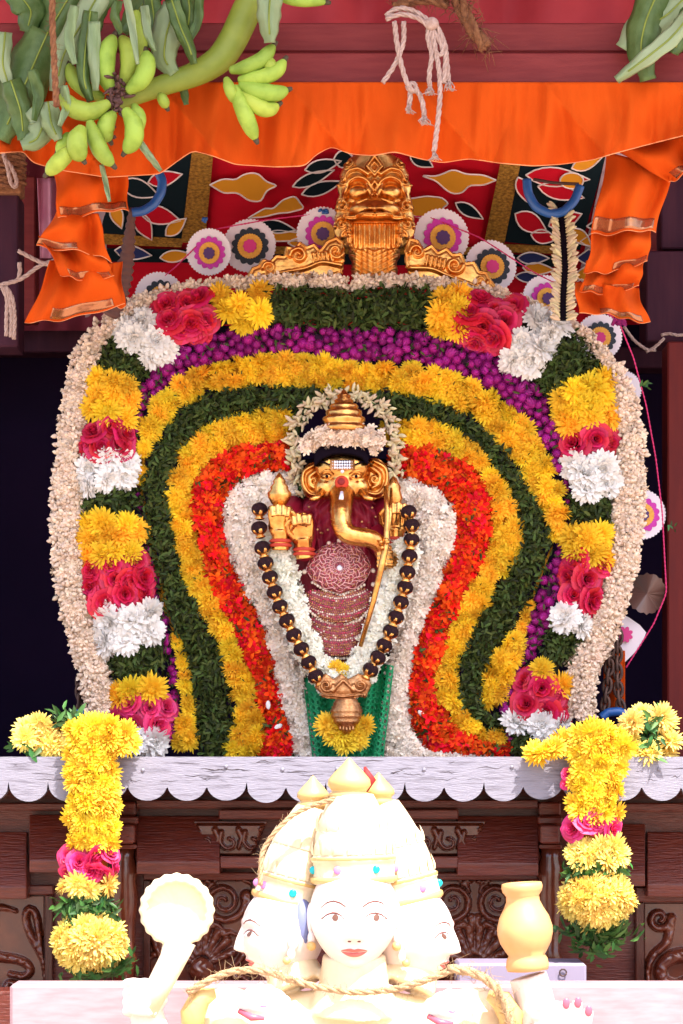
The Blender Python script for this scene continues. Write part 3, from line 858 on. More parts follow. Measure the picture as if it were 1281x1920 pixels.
red_band(Q_r, R_r, 'bright red blossom band curving down the right of the idol')

def green_band(A, B, label):
    b = Band(A, B, -.008, .028); t = thing('leaf_garland', label, 'garland', P(A[0][0], 1420, 0), 'garlands on the arch')
    b.core(t); leaves(t, b)
    return t
green_band(M_l, N_l, 'dark green leaf band sweeping down the left half of the arch')
green_band(M_r, N_r, 'dark green leaf band sweeping down the right half of the arch')

YEL = flower_meshes('chrysanthemum', chrysanthemum, 'yellow', 5)
M['core_yel'] = mat('yellow_garland_core', (.60, .26, .01), .9)
def yellow_band(A, B, label, minw=14):
    b = Band(A, B, -.004, .024); t = thing('yellow_flower_garland', label, 'garland', P(A[0][0], 1420, 0), 'garlands on the arch')
    b.core(t, M['core_yel'])
    d, q = b.scatter(22, jit=.35, edge=1.15, minw=minw)
    p, n = b.at(d, q)
    w = np.interp(d, b.cum, b.wid)
    for (pp, nn, ww) in zip(p, n, w):
        put_flowers(t, 'chrysanthemum', YEL, [pp], [nn], .0215 * min(1, .35 + ww / 60), .42)
    k = int(b.len / 16); d = rng.uniform(0, b.len, k); q = rng.uniform(0, 1, k)
    ok = np.interp(d, b.cum, b.wid) > minw; p, n = b.at(d[ok], q[ok])
    mass(t, 'dark_bits', [LEAF], p + n * .013, n, .008, M['leaf'], .7)
    return t
yellow_band(L_l, M_l, 'outer golden yellow chrysanthemum band on the left of the arch')
yellow_band(L_r, M_r, 'outer golden yellow chrysanthemum band on the right of the arch')
yellow_band(N_l, Q_l, 'inner golden yellow chrysanthemum band beside the left red band')
yellow_band(N_r, Q_r, 'inner golden yellow chrysanthemum band beside the right red band')

GLB = flower_meshes('globe_flower', globe, 'purple', 4)
M['core_pur'] = mat('purple_garland_core', (.05, .004, .035), .9)
def purple_band(A, B, label):
    b = Band(A, B, -.004, .022); t = thing('purple_flower_garland', label, 'garland', P(A[0][0], 1420, 0), 'garlands on the arch')
    b.core(t, M['core_pur'], inset=.3)
    d, q = b.scatter(16.5, jit=.28, edge=.7, minw=5); p, n = b.at(d, q)
    w = np.interp(d, b.cum, b.wid)
    for (pp, nn, ww) in zip(p, n, w):
        put_flowers(t, 'globe_flower', GLB, [pp], [nn], .0108 * min(1, .55 + ww / 60) * rng.uniform(.8, 1.15), .6)
    k = int(b.len / 4); d = rng.uniform(0, b.len, k); p, n = b.at(d, rng.uniform(0, 1, k))
    mass(t, 'leaf_bits', [LEAF], p + n * .006, n, .014, M['leaf'], .6)
    return t
purple_band(K_l, L_l, 'purple globe flower band over the left half of the arch')
purple_band(K_r, L_r, 'purple globe flower band over the right half of the arch')

# ---- the wide outer garland made of blocks of colour
ROSE = flower_meshes('rose', rose, 'rose', 4)
PINK = flower_meshes('rose', rose, 'pink', 3)
WHT = flower_meshes('chrysanthemum', chrysanthemum, 'white_petal', 4, wd=.16)
LEM = flower_meshes('chrysanthemum', chrysanthemum, 'lemon', 4)
PAL = flower_meshes('chrysanthemum', chrysanthemum, 'pale_lemon', 4)
def block_garland(A, B, blocks, label):
    b = Band(A, B, 0.0, .040); t = thing('block_garland', label, 'garland', P(A[0][0], 1420, 0), 'garlands on the arch')
    b.core(t, drop=.016)
    mid = (b.A + b.B) / 2
    def dist(pt):
        return b.cum[np.argmin(np.hypot(mid[:, 0] - pt[0], mid[:, 1] - pt[1]))]
    for kind, p0, p1 in blocks:
        d0, d1 = sorted((dist(p0), dist(p1)))
        if kind == 'g':
            leaves(t, b, d0, d1, dens=1.7, L=.017); continue
        sp, sz, ms, nm = {'y': (32, .030, YEL, 'chrysanthemum'), 'l': (32, .030, LEM, 'chrysanthemum'), 'w': (34, .032, WHT, 'chrysanthemum'), 'r': (34, .030, ROSE, 'rose'), 'p': (32, .028, PINK, 'rose')}[kind]
        d, q = b.scatter(sp, d0 - 2, d1 + 2, .25, .9); p, n = b.at(np.clip(d, d0, d1), q)
        put_flowers(t, nm, ms, p, n, sz, .28 if kind != 'r' else .22, .004)
    return t
block_garland([(212, 1420), (214, 1370)] + J_l[1:], [(310, 1424), (318, 1380)] + K_l[1:], [('g', (660, 575), (506, 570)), ('y', (500, 575), (412, 582)), ('r', (405, 582), (312, 605)), ('w', (305, 608), (250, 645)), ('g', (245, 648), (215, 700)), ('y', (213, 705), (202, 785)),
              ('r', (202, 788), (200, 850)), ('w', (200, 855), (203, 912)), ('g', (203, 915), (208, 962)), ('y', (208, 965), (213, 1050)), ('r', (213, 1052), (222, 1134)), ('w', (224, 1138), (240, 1205)),
              ('g', (242, 1210), (258, 1262)), ('y', (258, 1266), (264, 1312)), ('p', (264, 1316), (264, 1362)), ('w', (264, 1372), (264, 1392)), ('p', (262, 1398), (262, 1412))],
              'wide garland of red, yellow, white and green blocks, left half of arch')
block_garland([(1060, 1424), (1060, 1360)] + J_r[1:], [(950, 1424), (950, 1370)] + K_r[1:], [('g', (660, 575), (800, 575)), ('y', (806, 576), (868, 588)), ('r', (876, 590), (958, 612)), ('w', (966, 616), (1030, 650)), ('g', (1036, 655), (1085, 715)), ('y', (1090, 722), (1108, 795)),
              ('r', (1109, 798), (1111, 845)), ('w', (1111, 850), (1112, 922)), ('g', (1112, 926), (1110, 972)), ('y', (1110, 976), (1104, 1045)), ('r', (1103, 1050), (1086, 1135)), ('w', (1080, 1140), (1068, 1178)),
              ('g', (1064, 1184), (1040, 1232)), ('y', (1032, 1242), (1016, 1278)), ('r', (1014, 1284), (1006, 1335)), ('w', (1006, 1342), (1008, 1372)), ('g', (1008, 1374), (1012, 1415))],
              'wide garland of red, yellow, white and green blocks, right half of arch')

# ================================================================== gold crest above the arch
def poly_mask(poly):
    poly = np.asarray(poly, float)
    def f(X, Y):
        ins = np.zeros(X.shape, bool); n = len(poly); j = n - 1
        for i in range(n):
            xi, yi = poly[i]; xj, yj = poly[j]
            c = ((yi > Y) != (yj > Y)) & (X < (xj - xi) * (Y - yi) / (yj - yi + 1e-12) + xi)
            ins ^= c; j = i
        return ins
    return f
def poly_dist(poly, X, Y):
    poly = np.asarray(poly, float); d = np.full(X.shape, 1e9); n = len(poly)
    for i in range(n):
        a, b = poly[i], poly[(i + 1) % n]; e = b - a; q = max(e @ e, 1e-9)
        t = np.clip(((X - a[0]) * e[0] + (Y - a[1]) * e[1]) / q, 0, 1)
        d = np.minimum(d, np.hypot(X - a[0] - t * e[0], Y - a[1] - t * e[1]))
    return d
G2 = lambda X, Y, x, y, sx, sy: np.exp(-((X - x) / sx) ** 2 - ((Y - y) / sy) ** 2)

crest = thing('gold_crest', 'embossed gold lion-face crest with side wings above the flower arch', 'crest', P(702, 530, .03))
CX = 702
hy = np.array([286, 296, 312, 330, 350, 372, 400, 428, 446, 458, 472, 500, 535]); hw = np.array([22, 40, 56, 62, 66, 67, 70, 74, 72, 62, 50, 43, 44])
fo = []
ysam = np.linspace(286, 535, 90)
hws = np.interp(ysam, hy, hw) + np.where(ysam < 452, 3.6 * np.abs(np.sin((ysam - 286) / 27 * math.pi)), 1.5 * np.sin(ysam / 4))
face_poly = [(CX - q, y) for q, y in zip(hws, ysam)] + [(CX + q, y) for q, y in zip(hws[::-1], ysam[::-1])]
fm = poly_mask(face_poly)
def crest_h(X, Y):
    dx = X - CX; a = np.abs(dx); hwv = np.interp(Y, hy, hw)
    H = .030 * np.sqrt(np.clip(1 - (a / (hwv + 6)) ** 2, 0, 1))
    ma = CX - a                                             # fold to the left half
    # brows, eyes, snout
    H += .017 * np.sqrt(np.clip(1 - ((ma - 671) / 19) ** 2 - ((Y - 366) / 15) ** 2, 0, 1))
    H -= .006 * np.exp(-(np.hypot((ma - 671) / 1.2, Y - 366) - 20) ** 2 / 7)
    st = [(arcpts([(696, 372), (690, 348), (674, 338), (656, 344), (646, 364), (642, 384)]), 6, 3, .015),
          (arcpts([(690, 334), (672, 322), (652, 326), (644, 344)]), 5, 3, .013),
          (arcpts([(654, 380), (670, 388), (688, 382)]), 4, 2.5, .010),
          (spiral(652, 312, 13, 2, 200, 1.3, 30), 4, 2, .012), (spiral(643, 346, 11, 2, 160, 1.3, 30), 3.5, 2, .010),
          (spiral(642, 392, 13, 2, 160, 1.4, 30), 4, 2, .012), (spiral(640, 424, 13, 2, 160, 1.4, 30), 4, 2, .012), (spiral(650, 446, 10, 2, 160, 1.4, 30), 3.5, 2, .010),
          ([(702, 300), (688, 320), (702, 336)], 4, 4, .012), ([(702, 312), (694, 322), (702, 330)], 3, 3, .012),
          (arcpts([(702, 346), (696, 356), (702, 364)]), 4, 4, .012)]
    H += stroke_h(ma, Y, st)
    H += .032 * np.sqrt(np.clip(1 - (a / 50) ** 2 - ((Y - 399) / 21) ** 2, 0, 1))
    H += .008 * G2(a, Y, 9, 404, 7, 5) - .008 * G2(a, Y, 13, 410, 4, 3)
    H += stroke_h(ma, Y, [(arcpts([(700, 416), (680, 414), (658, 416), (644, 412)]), 3.5, 3.5, .022)])
    H -= .012 * np.exp(-((Y - 420.5) / 2.2) ** 2) * (a < 56)
    # teeth and beard falling from the jaw
    tz = np.clip((Y - 422) / 6, 0, 1) * np.clip((474 - Y) / 10, 0, 1) * (a < 52)
    H += .007 * tz * np.abs(np.cos(dx * math.pi / 9.5))
    H += stroke_h(ma, Y, [(arcpts([(654, 424), (652, 446), (656, 462), (662, 474)]), 5, 3, .016)])
    lo = np.clip((Y - 470) / 6, 0, 1)
    H += lo * (.004 * np.abs(np.sin(Y * .33 + a * .18)) + .004 * np.abs(np.cos(dx * .30)))
    H += lo * .008 * np.exp(-((a - 36) / 4) ** 2)
    e = np.clip(poly_dist(face_poly, X, Y) / 4, 0, 1)
    return H * (.25 + .75 * np.sqrt(e)) + .004 * (1 - e)
relief('lion_face', crest, CX - 84, CX + 84, 284, 536, 1.2, crest_h, .03, M['relief_gold'], fm, .006)
wl = [(462, 522), (472, 502), (484, 498), (492, 486), (508, 488), (518, 478), (532, 480), (536, 462), (552, 464), (562, 452), (576, 462), (590, 456), (600, 468), (612, 452), (632, 444), (645, 456), (648, 480), (642, 516), (600, 530), (470, 536)]
wr = [(758, 470), (766, 446), (784, 450), (796, 466), (810, 458), (822, 472), (838, 464), (850, 476), (866, 474), (874, 492), (890, 490), (900, 508), (914, 510), (922, 526), (940, 546), (930, 560), (860, 548), (770, 528), (760, 500)]
def wing_h(poly, strokes):
    def f(X, Y):
        e = np.clip(poly_dist(poly, X, Y) / 9, 0, 1)
        return .010 * np.sqrt(e) + stroke_h(X, Y, strokes) * np.clip(e * 2, 0, 1) + .006 * np.exp(-((e - .28) / .18) ** 2)
    return f
ws_l = [(spiral(630, 474, 15, 3, 0, 1.2, 30), 5, 3, .014), (spiral(560, 482, 16, 3, 180, 1.4, 30), 5, 3, .013), (spiral(505, 505, 12, 3, 180, 1.3, 30), 4, 2, .011),
        (arcpts([(640, 500), (600, 492), (580, 505), (540, 512), (490, 520)]), 5, 3, .012)]
for k in range(5): ws_l.append(([(588 + k * 8, 478 - (k % 2) * 2), (591 + k * 8, 496)], 3.2, 2, .012))
ws_r = [(spiral(782, 476, 14, 3, 180, 1.2, 30), 5, 3, .014), (spiral(852, 500, 16, 3, 0, 1.4, 30), 5, 3, .013), (spiral(902, 530, 12, 3, 0, 1.3, 30), 4, 2, .011),
        (arcpts([(770, 505), (810, 505), (840, 520), (880, 535), (920, 550)]), 5, 3, .012)]
for k in range(5): ws_r.append(([(802 + k * 8, 482 + k * 2), (799 + k * 8, 499 + k * 2)], 3.2, 2, .012))
relief('wing', crest, 458, 652, 440, 538, 1.3, wing_h(wl, ws_l), .004, M['relief_gold'], poly_mask(wl), .006)
relief('wing', crest, 754, 944, 442, 562, 1.3, wing_h(wr, ws_r), .004, M['relief_gold'], poly_mask(wr), .006)

# ================================================================== the idol
idol = thing('gold_idol', 'gold elephant-headed idol in maroon robe standing inside the flower arch', 'idol', P(637, 1420, -.02))
def sculpt(mb, name, m, parent, vox=.002, it=6):
    o = mb.build(name, m, parent)
    r = o.modifiers.new('merge', 'REMESH'); r.mode = 'VOXEL'; r.voxel_size = vox; r.use_smooth_shade = True
    if it:
        q = o.modifiers.new('soften', 'SMOOTH'); q.iterations = it; q.factor = .5
    return o
# backdrop cloth behind the idol
o = cloth('backdrop_cloth', lambda u, v: P(470 + 340 * u, 860 + 600 * v, .012 + .004 * math.sin(u * 40)), 60, 10, M['black'])
tag(o, 'black backdrop cloth behind the robed gold idol', 'cloth')
# robe
ry = np.array([922, 934, 950, 975, 1010, 1050, 1100, 1150, 1200, 1245]); rw = np.array([34, 66, 88, 95, 92, 84, 74, 68, 66, 62])
rows = []
for py in np.linspace(922, 1245, 80):
    hwv = np.interp(py, ry, rw); row = []
    for j in range(90):
        a = math.pi * j / 89; c = math.cos(a)
        x = 636 - hwv * c; dep = .055 * math.sin(a) ** .8
        f = .0035 * math.sin(9 * c * 3 + (py - 920) * .022 * (1 if c > 0 else -1)) + .002 * math.sin(c * 47 + py * .05)
        if py < 1030: f += .004 * math.sin((abs(c) * 90 - (py - 930) * .9) * .22)
        row.append(P(x, py, -.015 - dep - f * math.sin(a)))
    rows.append(row)
mb = MB(); mb.grid(rows); ro = mb.build('robe', M['maroon'], idol)
# gold woven dots on the robe
mb = MB()
for k in range(26):
    x = rng.uniform(570, 705); y = rng.uniform(950, 1010)
    if abs(x - 641) < 24: continue
    hwv = np.interp(y, ry, rw); c = (x - 636) / hwv
    if abs(c) > .9: continue
    mb.ell(P(x, y, -.0205 - .055 * (1 - c * c) ** .4), (.0028, .001, .0022), 6, 4)
mb.build('woven_dots', M['old_gold'], ro, kind='stuff')
mb = MB(); mb.box(P(636, 1242, -.04), (.05, .03, .006), bev=.003); mb.build('robe_hem', M['gold'], idol)
# head with trunk
mb = MB()
mb.ell(P(641, 884, -.06), (.056, .045, .046), 24, 16)
for x in (617, 665): mb.ell(P(x, 878, -.085), (.026, .022, .026), 16, 10)
for x in (610, 672): mb.ell(P(x, 915, -.078), (.022, .022, .022), 16, 10)
mb.ell(P(641, 910, -.084), (.032, .022, .032), 16, 10)
tp = smooth_poly([(641, 922, -.086), (641, 940, -.108), (639, 960, -.13), (640, 986, -.14), (650, 1002, -.146), (672, 1007, -.147), (696, 1009, -.143), (712, 1020, -.136), (722, 1040, -.128), (722, 1058, -.122), (714, 1066, -.12)], 44, 7)
tr = np.interp(np.linspace(0, 1, 44), [0, .15, .35, .6, .8, 1], [.0235, .0205, .0185, .0175, .0145, .009])
mb.tube([P(x, y, z) for x, y, z in tp], list(tr), 20)
head = sculpt(mb, 'head', M['gold'], idol, .0022, 5)
# trunk rings
for t in (.2, .26, .32, .38):
    i = int(t * 43); x, y, z = tp[i]
    mb = MB(); mb.lathe([(tr[i] + .0004, -.0016), (tr[i] + .0016, 0), (tr[i] + .0004, .0016)], 24, Matrix.Translation(P(x, y, z)) @ Matrix.Rotation(.25, 4, 'X'), cap=False); mb.build('trunk_ring', M['gold'], head)
for sg, x in ((-1, 604), (1, 678)):
    mb = MB(); mb.tube([P(x, 922, -.095), P(x + sg * 10, 934, -.108), P(x + sg * 22, 936, -.118)], [.008, .0065, .003], 10); mb.build('tusk', M['gold'], idol)
for x in (613, 668):
    mb = MB(); mb.ell(P(x, 893, -.107), (.009, .004, .0045), 12, 8); e = mb.build('eye', M['gold'], head)
    mb = MB(); mb.ell(P(x, 893, -.1105), (.003, .0015, .003), 10, 6); mb.build('pupil', M['black'], head)
    mb = MB(); mb.tube([P(x - 13, 889, -.103), P(x - 4, 882, -.110), P(x + 5, 882, -.110), P(x + 13, 889, -.103)], .0018, 6); mb.build('brow_ridge', M['gold'], head)
def ear(cx, cy, rx, ry_, sg):
    st = [(arcpts([(cx - sg * 4, cy - ry_ * .85), (cx + sg * rx * .8, cy - ry_ * .5), (cx + sg * rx * .85, cy + ry_ * .2), (cx + sg * rx * .3, cy + ry_ * .8), (cx - sg * rx * .4, cy + ry_ * .7)]), 4.5, 4, .012),
          (arcpts([(cx - sg * 6, cy - ry_ * .5), (cx + sg * rx * .35, cy - ry_ * .2), (cx + sg * rx * .3, cy + ry_ * .3), (cx - sg * 4, cy + ry_ * .45)]), 6, 5, .013), (spiral(cx, cy + 2, 9, 2, 0, 1.2, 24), 4, 3, .013)]
    return relief('ear', idol, cx - rx - 3, cx + rx + 3, cy - ry_ - 3, cy + ry_ + 3, 1.2, lambda X, Y: .006 * np.sqrt(np.clip(1 - ((X - cx) / rx) ** 2 - ((Y - cy) / ry_) ** 2, 0, 1)) + stroke_h(X, Y, st),
                  -.066, M['gold'], lambda X, Y: ((X - cx) / rx) ** 2 + ((Y - cy) / ry_) ** 2 < 1, .006)
ear(589, 902, 26, 36, -1); ear(703, 898, 28, 40, 1)
# crown
mb = MB()
prof = [(.041, 0), (.043, .004), (.043, .010), (.037, .013), (.037, .017), (.040, .021), (.039, .026), (.033, .029), (.034, .034), (.033, .039), (.026, .042), (.027, .047), (.024, .051), (.017, .053), (.018, .058), (.012, .062), (.013, .067), (.007, .071), (.003, .077), (0.0005, .079)]
mb.lathe(prof, 32, Matrix.Translation(P(645, 810, -.098)) @ Matrix.Diagonal((1, .9, 1.0, 1))); mb.build('crown', M['gold'], idol)
# velvet hair band, brow jewel, paste marks
mb = MB(); mb.prism([(590, 874), (588, 852), (598, 838), (620, 830), (645, 828), (670, 831), (686, 840), (692, 856), (690, 872), (678, 858), (660, 852), (641, 850), (622, 852), (604, 860)], -.112, -.05)
hb = mb.build('hair_band', M['black'], idol, False); q = hb.modifiers.new('round', 'BEVEL'); q.width = .004; q.segments = 3
jw = MB()
for i in range(3):
    for j in range(9): jw.ell(P(623.5 + j * 4.6, 866 + i * 5.4, -.119 + .0006 * (j - 4) ** 2 * .3), (.0022, .0016, .0025), 8, 5)
jp = MB(); jp.box(P(642, 871.5, -.1145), (.0225, .003, .0095), bev=.002); jb = jp.build('brow_jewel', M['old_gold'], idol)
jw.build('clear_stones', M['stone'], jb, kind='stuff')
mb = MB(); mb.ell(P(642, 884, -.116), .0035, 10, 6); mb.build('drop_stone', M['stone'], jb)
for sg in (-1, 1):
    mb = MB(); mb.tube([P(642 + sg * 22, 872, -.115), P(642 + sg * 36, 866, -.108), P(642 + sg * 50, 868, -.09)], .0015, 6); mb.build('jewel_cord', M['black'], jb)
mb = MB(); mb.ell(P(641, 905, -.1085), (.013, .004, .013), 20, 8); mb.build('paste_mark', M['bindi'], idol)
mb = MB(); mb.ell(P(640, 903, -.1125), (.0068, .003, .0068), 18, 8); mb.build('dark_mark', M['kumkum'], idol)
mb = MB(); mb.tube([P(641, 922, -.124), P(640, 938, -.133)], [.003, .0055], 8); mb.build('bridge_ornament', M['stone'], idol)
# hands
def hand(cx, cy, Yh, s, tip, name='hand', lean=0):
    """gold hand seen from outside: palm, four curled fingers, thumb at the side; s=mirror"""
    mb = MB(); pl = lambda x, y, d: P(cx + s * 1.18 * (x + lean * (-y) * .01), cy + 1.18 * y, Yh + d * 1.18)
    mb.ell(pl(0, 0, 0), (.023, .015, .028), 16, 10)
    mb.tube([pl(0, 40, .004), pl(0, 22, .002), pl(0, 8, 0)], [.017, .0155, .017], 14)
    for k, (fx, L) in enumerate(((-15, .9), (-5, 1.05), (5, 1.0), (14, .82))):
        mb.tube([pl(fx * .8, 4, -.006), pl(fx, -14, -.012), pl(fx, -14 - 15 * L, -.018), pl(fx * .9, -12 - 17 * L, -.030), pl(fx * .8, -4 - 10 * L, -.035)], [.0062, .0062, .0058, .0055, .004], 10)
    mb.tube([pl(14, 8, -.006), pl(22, -2, -.014), pl(23, -14, -.022), pl(17, -22, -.028)], [.0068, .0066, .006, .0042], 10)
    o = sculpt(mb, name, M['gold'], idol, .0017, 2)
    for y, r in ((26, .020), (33, .0205)):
        b = MB(); b.lathe([(r - .002, -.0032), (r + .0015, 0), (r - .002, .0032)], 22, Matrix.Translation(pl(0, y, .003)), cap=False)
        b.build('bracelet', M['threadred'], o)
    return o
hand(526, 984, -.128, 1, None)
hand(567, 1000, -.12, -1, None, lean=10)
hand(742, 980, -.09, -1, None)
mb = MB(); pl = [(712, 1030, -.13), (722, 1046, -.128), (734, 1052, -.11), (740, 1040, -.08)]
mb.tube([P(*q) for q in pl], [.012, .016, .016, .014], 12)
for k in range(4): mb.tube([P(734, 1036 + k * 8, -.132), P(722, 1034 + k * 8, -.146), P(710, 1037 + k * 8, -.140), P(712, 1040 + k * 8, -.126)], [.006, .0056, .005, .004], 8)
mb.tube([P(732, 1028, -.128), P(720, 1022, -.142), P(710, 1026, -.142)], [.006, .005, .004], 8)
sculpt(mb, 'hand', M['gold'], idol, .0017, 2)
# sleeves / forearms in maroon
for a, b_, c in (((552, 950, -.03), (532, 990, -.075), (527, 1026, -.118)), ((570, 975, -.05), (572, 1010, -.08), (569, 1040, -.11)), ((715, 950, -.03), (738, 985, -.055), (742, 1020, -.082)), ((700, 1000, -.05), (728, 1040, -.07), (738, 1046, -.09))):
    mb = MB(); mb.tube([P(*a), P(*b_), P(*c)], [.026, .022, .017], 14); mb.build('sleeve', M['maroon'], idol)
# emblems held in the raised hands
mb = MB(); mb.lathe([(.009, 0), (.009, .018), (.014, .022), (.021, .034), (.022, .042), (.016, .049), (.017, .053), (.011, .060), (.012, .064), (.006, .073), (.001, .080)], 22, Matrix.Translation(P(524, 968, -.143)))
mb.build('emblem', M['gold'], idol)
mb = MB(); mb.lathe([(.009, 0), (.012, .02), (.014, .04), (.017, .05), (.013, .064), (.014, .07), (.009, .078), (.006, .086), (.001, .09)], 18, Matrix.Translation(P(738, 985, -.105)))
mb.build('emblem', M['gold'], idol)
mb = MB(); mb.tube([P(566, 986, -.15), P(572, 964, -.152)], [.010, .012], 6); mb.build('emblem', M['gold'], idol)
# staff
mb = MB(); mb.tube([P(722, 912, -.125), P(727, 960, -.135), P(724, 1020, -.15), P(716, 1060, -.155), P(700, 1130, -.145), P(676, 1212, -.12)], [.003, .0055, .006, .006, .005, .004], 8)
st_ = mb.build('staff', M['gold'], idol)
mb = MB(); mb.tube([P(734, 915, -.12), P(732, 965, -.135), P(724, 1025, -.152)], [.002, .004, .003], 8); mb.build('staff_strand', M['gold'], st_)
for k in range(5):
    mb = MB(); mb.ell(P(722 + rng.uniform(-9, 9), 1020 + rng.uniform(-10, 8), -.158), .0042, 10, 6); mb.build('knob', M['gold'], st_)
# jewelled breast plates
def plate(poly, Y0, dome, seed, rows_, pear):
    pm = poly_mask(poly); poly = np.array(poly, float); c = poly.mean(0)
    def hf(X, Y):
        d = poly_dist(poly, X, Y); e = np.clip(d / 5, 0, 1)
        rr = np.hypot(X - c[0], (Y - c[1]) * 1.2)
        return dome * np.clip(1 - (rr / 75) ** 2, 0, 1) + .003 * np.sqrt(e) + .0022 * e * np.abs(np.sin(rr * .40)) * np.abs(np.sin(np.arctan2(Y - c[1], X - c[0]) * 12))
    x0, y0 = poly.min(0); x1, y1 = poly.max(0)
    o = relief('breast_plate', idol, x0 - 1, x1 + 1, y0 - 1, y1 + 1, 1.3, hf, Y0, M['pinkgem'], pm, .004)
    gm_, rm = MB(), MB(); r = random.Random(seed)
    for k in range(rows_):
        x = r.uniform(x0, x1); y = r.uniform(y0, y1); X = np.array([[x]]); Yv = np.array([[y]])
        if not pm(X, Yv)[0, 0]: continue
        h = float(hf(X, Yv)[0, 0]); q = P(x, y, Y0); q.y -= h
        (gm_ if r.random() < .45 else rm).ell(q, (r.uniform(.0010, .0020), .0014, r.uniform(.0010, .0020)), 6, 4, var=r.random())
    fl = MB()
    for rr in (10, 19, 29, 40, 52):
        prev = []
        for a in np.linspace(0, 6.283, 73):
            x = c[0] + rr * (1 + .07 * math.cos(a * 12)) * math.cos(a); y = c[1] + rr * .86 * (1 + .07 * math.cos(a * 12)) * math.sin(a)
            X = np.array([[x]]); Yv = np.array([[y]])
            if pm(X, Yv)[0, 0]:
                q = P(x, y, Y0); q.y -= float(hf(X, Yv)[0, 0]) + .0006; prev.append(q)
            else:
                if len(prev) > 2: fl.tube(prev, .0009, 5)
                prev = []
        if len(prev) > 2: fl.tube(prev, .0009, 5)
    for k in range(24):
        a = 6.283 * k / 24; prev = []
        for rr in np.linspace(12, 52, 12):
            x = c[0] + rr * math.cos(a + .12 * math.sin(rr * .35)); y = c[1] + rr * .86 * math.sin(a + .12 * math.sin(rr * .35)); X = np.array([[x]]); Yv = np.array([[y]])
            if pm(X, Yv)[0, 0]:
                q = P(x, y, Y0); q.y -= float(hf(X, Yv)[0, 0]) + .0006; prev.append(q)
        if len(prev) > 2: fl.tube(prev, .0008, 5)
    dd = poly[list(range(len(poly))) + [0]]; fl.tube([P(x, y, Y0 - .004) for x, y in smooth_poly(dd, 60, 3)], .0012, 5, caps=False)
    fl.build('filigree', M['filigree'], o, kind='stuff')
    gm_.build('gem_setting', M['old_gold'], o, kind='stuff'); rm.build('ruby_chips', M['ruby'], o, kind='stuff')
    pm_ = MB()
    for (a, b) in pear:
        a = np.array(a); b = np.array(b); n = int(np.hypot(*(b - a)) / 5.6)
        for i in range(n):
            x, y = a + (b - a) * i / n; pm_.ell(P(x + r.uniform(-.6, .6), y + r.uniform(-.8, .8), Y0 - .004), .0029 * r.uniform(.85, 1.25), 8, 6, var=r.random())
    pm_.build('pearl_fringe', M['pearl'], o, kind='stuff')
    return o
def bead_tier(poly, Y0, seed, pear):
    """curved rows of tiny gold, ruby and pearl beads sewn on a dark ground"""
    pm = poly_mask(poly); poly = np.array(poly, float); x0, y0 = poly.min(0); x1, y1 = poly.max(0); cx = (x0 + x1) / 2; r = random.Random(seed)
    hf = lambda X, Y: .004 * np.sqrt(np.clip(poly_dist(poly, X, Y) / 6, 0, 1)) + .013 * np.clip(1 - ((X - cx) / 66) ** 2, 0, 1)
    o = relief('bead_tier', idol, x0 - 1, x1 + 1, y0 - 1, y1 + 1, 1.5, hf, Y0, M['pinkgem'], pm, .004)
    g_, rb, pe = MB(), MB(), MB(); k = 0; y = y0 - 18
    while y < y1:
        kind = (g_, rb, g_, g_, pe, rb, g_)[k % 7]; x = x0
        while x < x1:
            yy = y + 22 * (1 - ((x - cx) / ((x1 - x0) / 2)) ** 2) + r.uniform(-.8, .8); X, Yv = np.array([[x]]), np.array([[yy]])
            if pm(X, Yv)[0, 0]:
                q = P(x, yy, Y0); q.y -= float(hf(X, Yv)[0, 0]) + .0004
                (kind if r.random() < .82 else r.choice((g_, rb, pe))).ell(q, r.uniform(.0013, .0022), 6, 4, var=r.random())
            x += r.uniform(3.4, 4.6)
        y += r.uniform(3.8, 5.0); k += 1
    for a, b in pear:
        a = np.array(a); b = np.array(b); n = int(np.hypot(*(b - a)) / 5.4)
        for i in range(n):
            x, yy = a + (b - a) * i / n; pe.ell(P(x, yy + r.uniform(-.8, .8), Y0 - .006), .0030 * r.uniform(.85, 1.25), 8, 6, var=r.random())
    g_.build('gold_beads', M['old_gold'], o, kind='stuff'); rb.build('ruby_beads', M['ruby'], o, kind='stuff'); pe.build('pearl_beads', M['pearl'], o, kind='stuff')
    return o
p3 = [(574, 1160), (600, 1150), (640, 1158), (676, 1150), (692, 1160), (690, 1190), (678, 1216), (660, 1232), (612, 1232), (594, 1212), (582, 1188)]
p2_ = [(570, 1112), (586, 1104), (640, 1118), (684, 1102), (698, 1112), (694, 1138), (672, 1160), (640, 1172), (604, 1162), (576, 1140)]
p1_ = [(574, 1068), (584, 1044), (604, 1026), (624, 1018), (650, 1018), (672, 1026), (688, 1044), (697, 1066), (684, 1090), (664, 1106), (638, 1114), (610, 1106), (588, 1090)]
bead_tier(p3, -.072, 3, [((584, 1196), (612, 1234)), ((612, 1234), (662, 1234)), ((662, 1234), (690, 1194)), ((590, 1176), (640, 1186)), ((640, 1186), (686, 1176)), ((600, 1200), (640, 1210)), ((640, 1210), (680, 1200))])
bead_tier(p2_, -.080, 4, [((572, 1140), (606, 1164)), ((606, 1164), (640, 1174)), ((640, 1174), (674, 1162)), ((674, 1162), (698, 1138))])
bp_ = plate(p1_, -.086, .016, 5, 700, [((586, 1092), (612, 1108)), ((612, 1108), (638, 1117)), ((638, 1117), (666, 1108)), ((666, 1108), (688, 1092))])
mb = MB(); mb.ell(P(637, 1065, -.104), .006, 12, 8); mb.build('centre_stone', M['stone'], bp_)
for k in range(10):
    a = 6.283 * k / 10; mb = MB(); mb.ell(P(637 + 13 * math.cos(a), 1065 + 12 * math.sin(a), -.102), .0032, 8, 6); mb.build('ring_stone', M['ruby'], bp_)
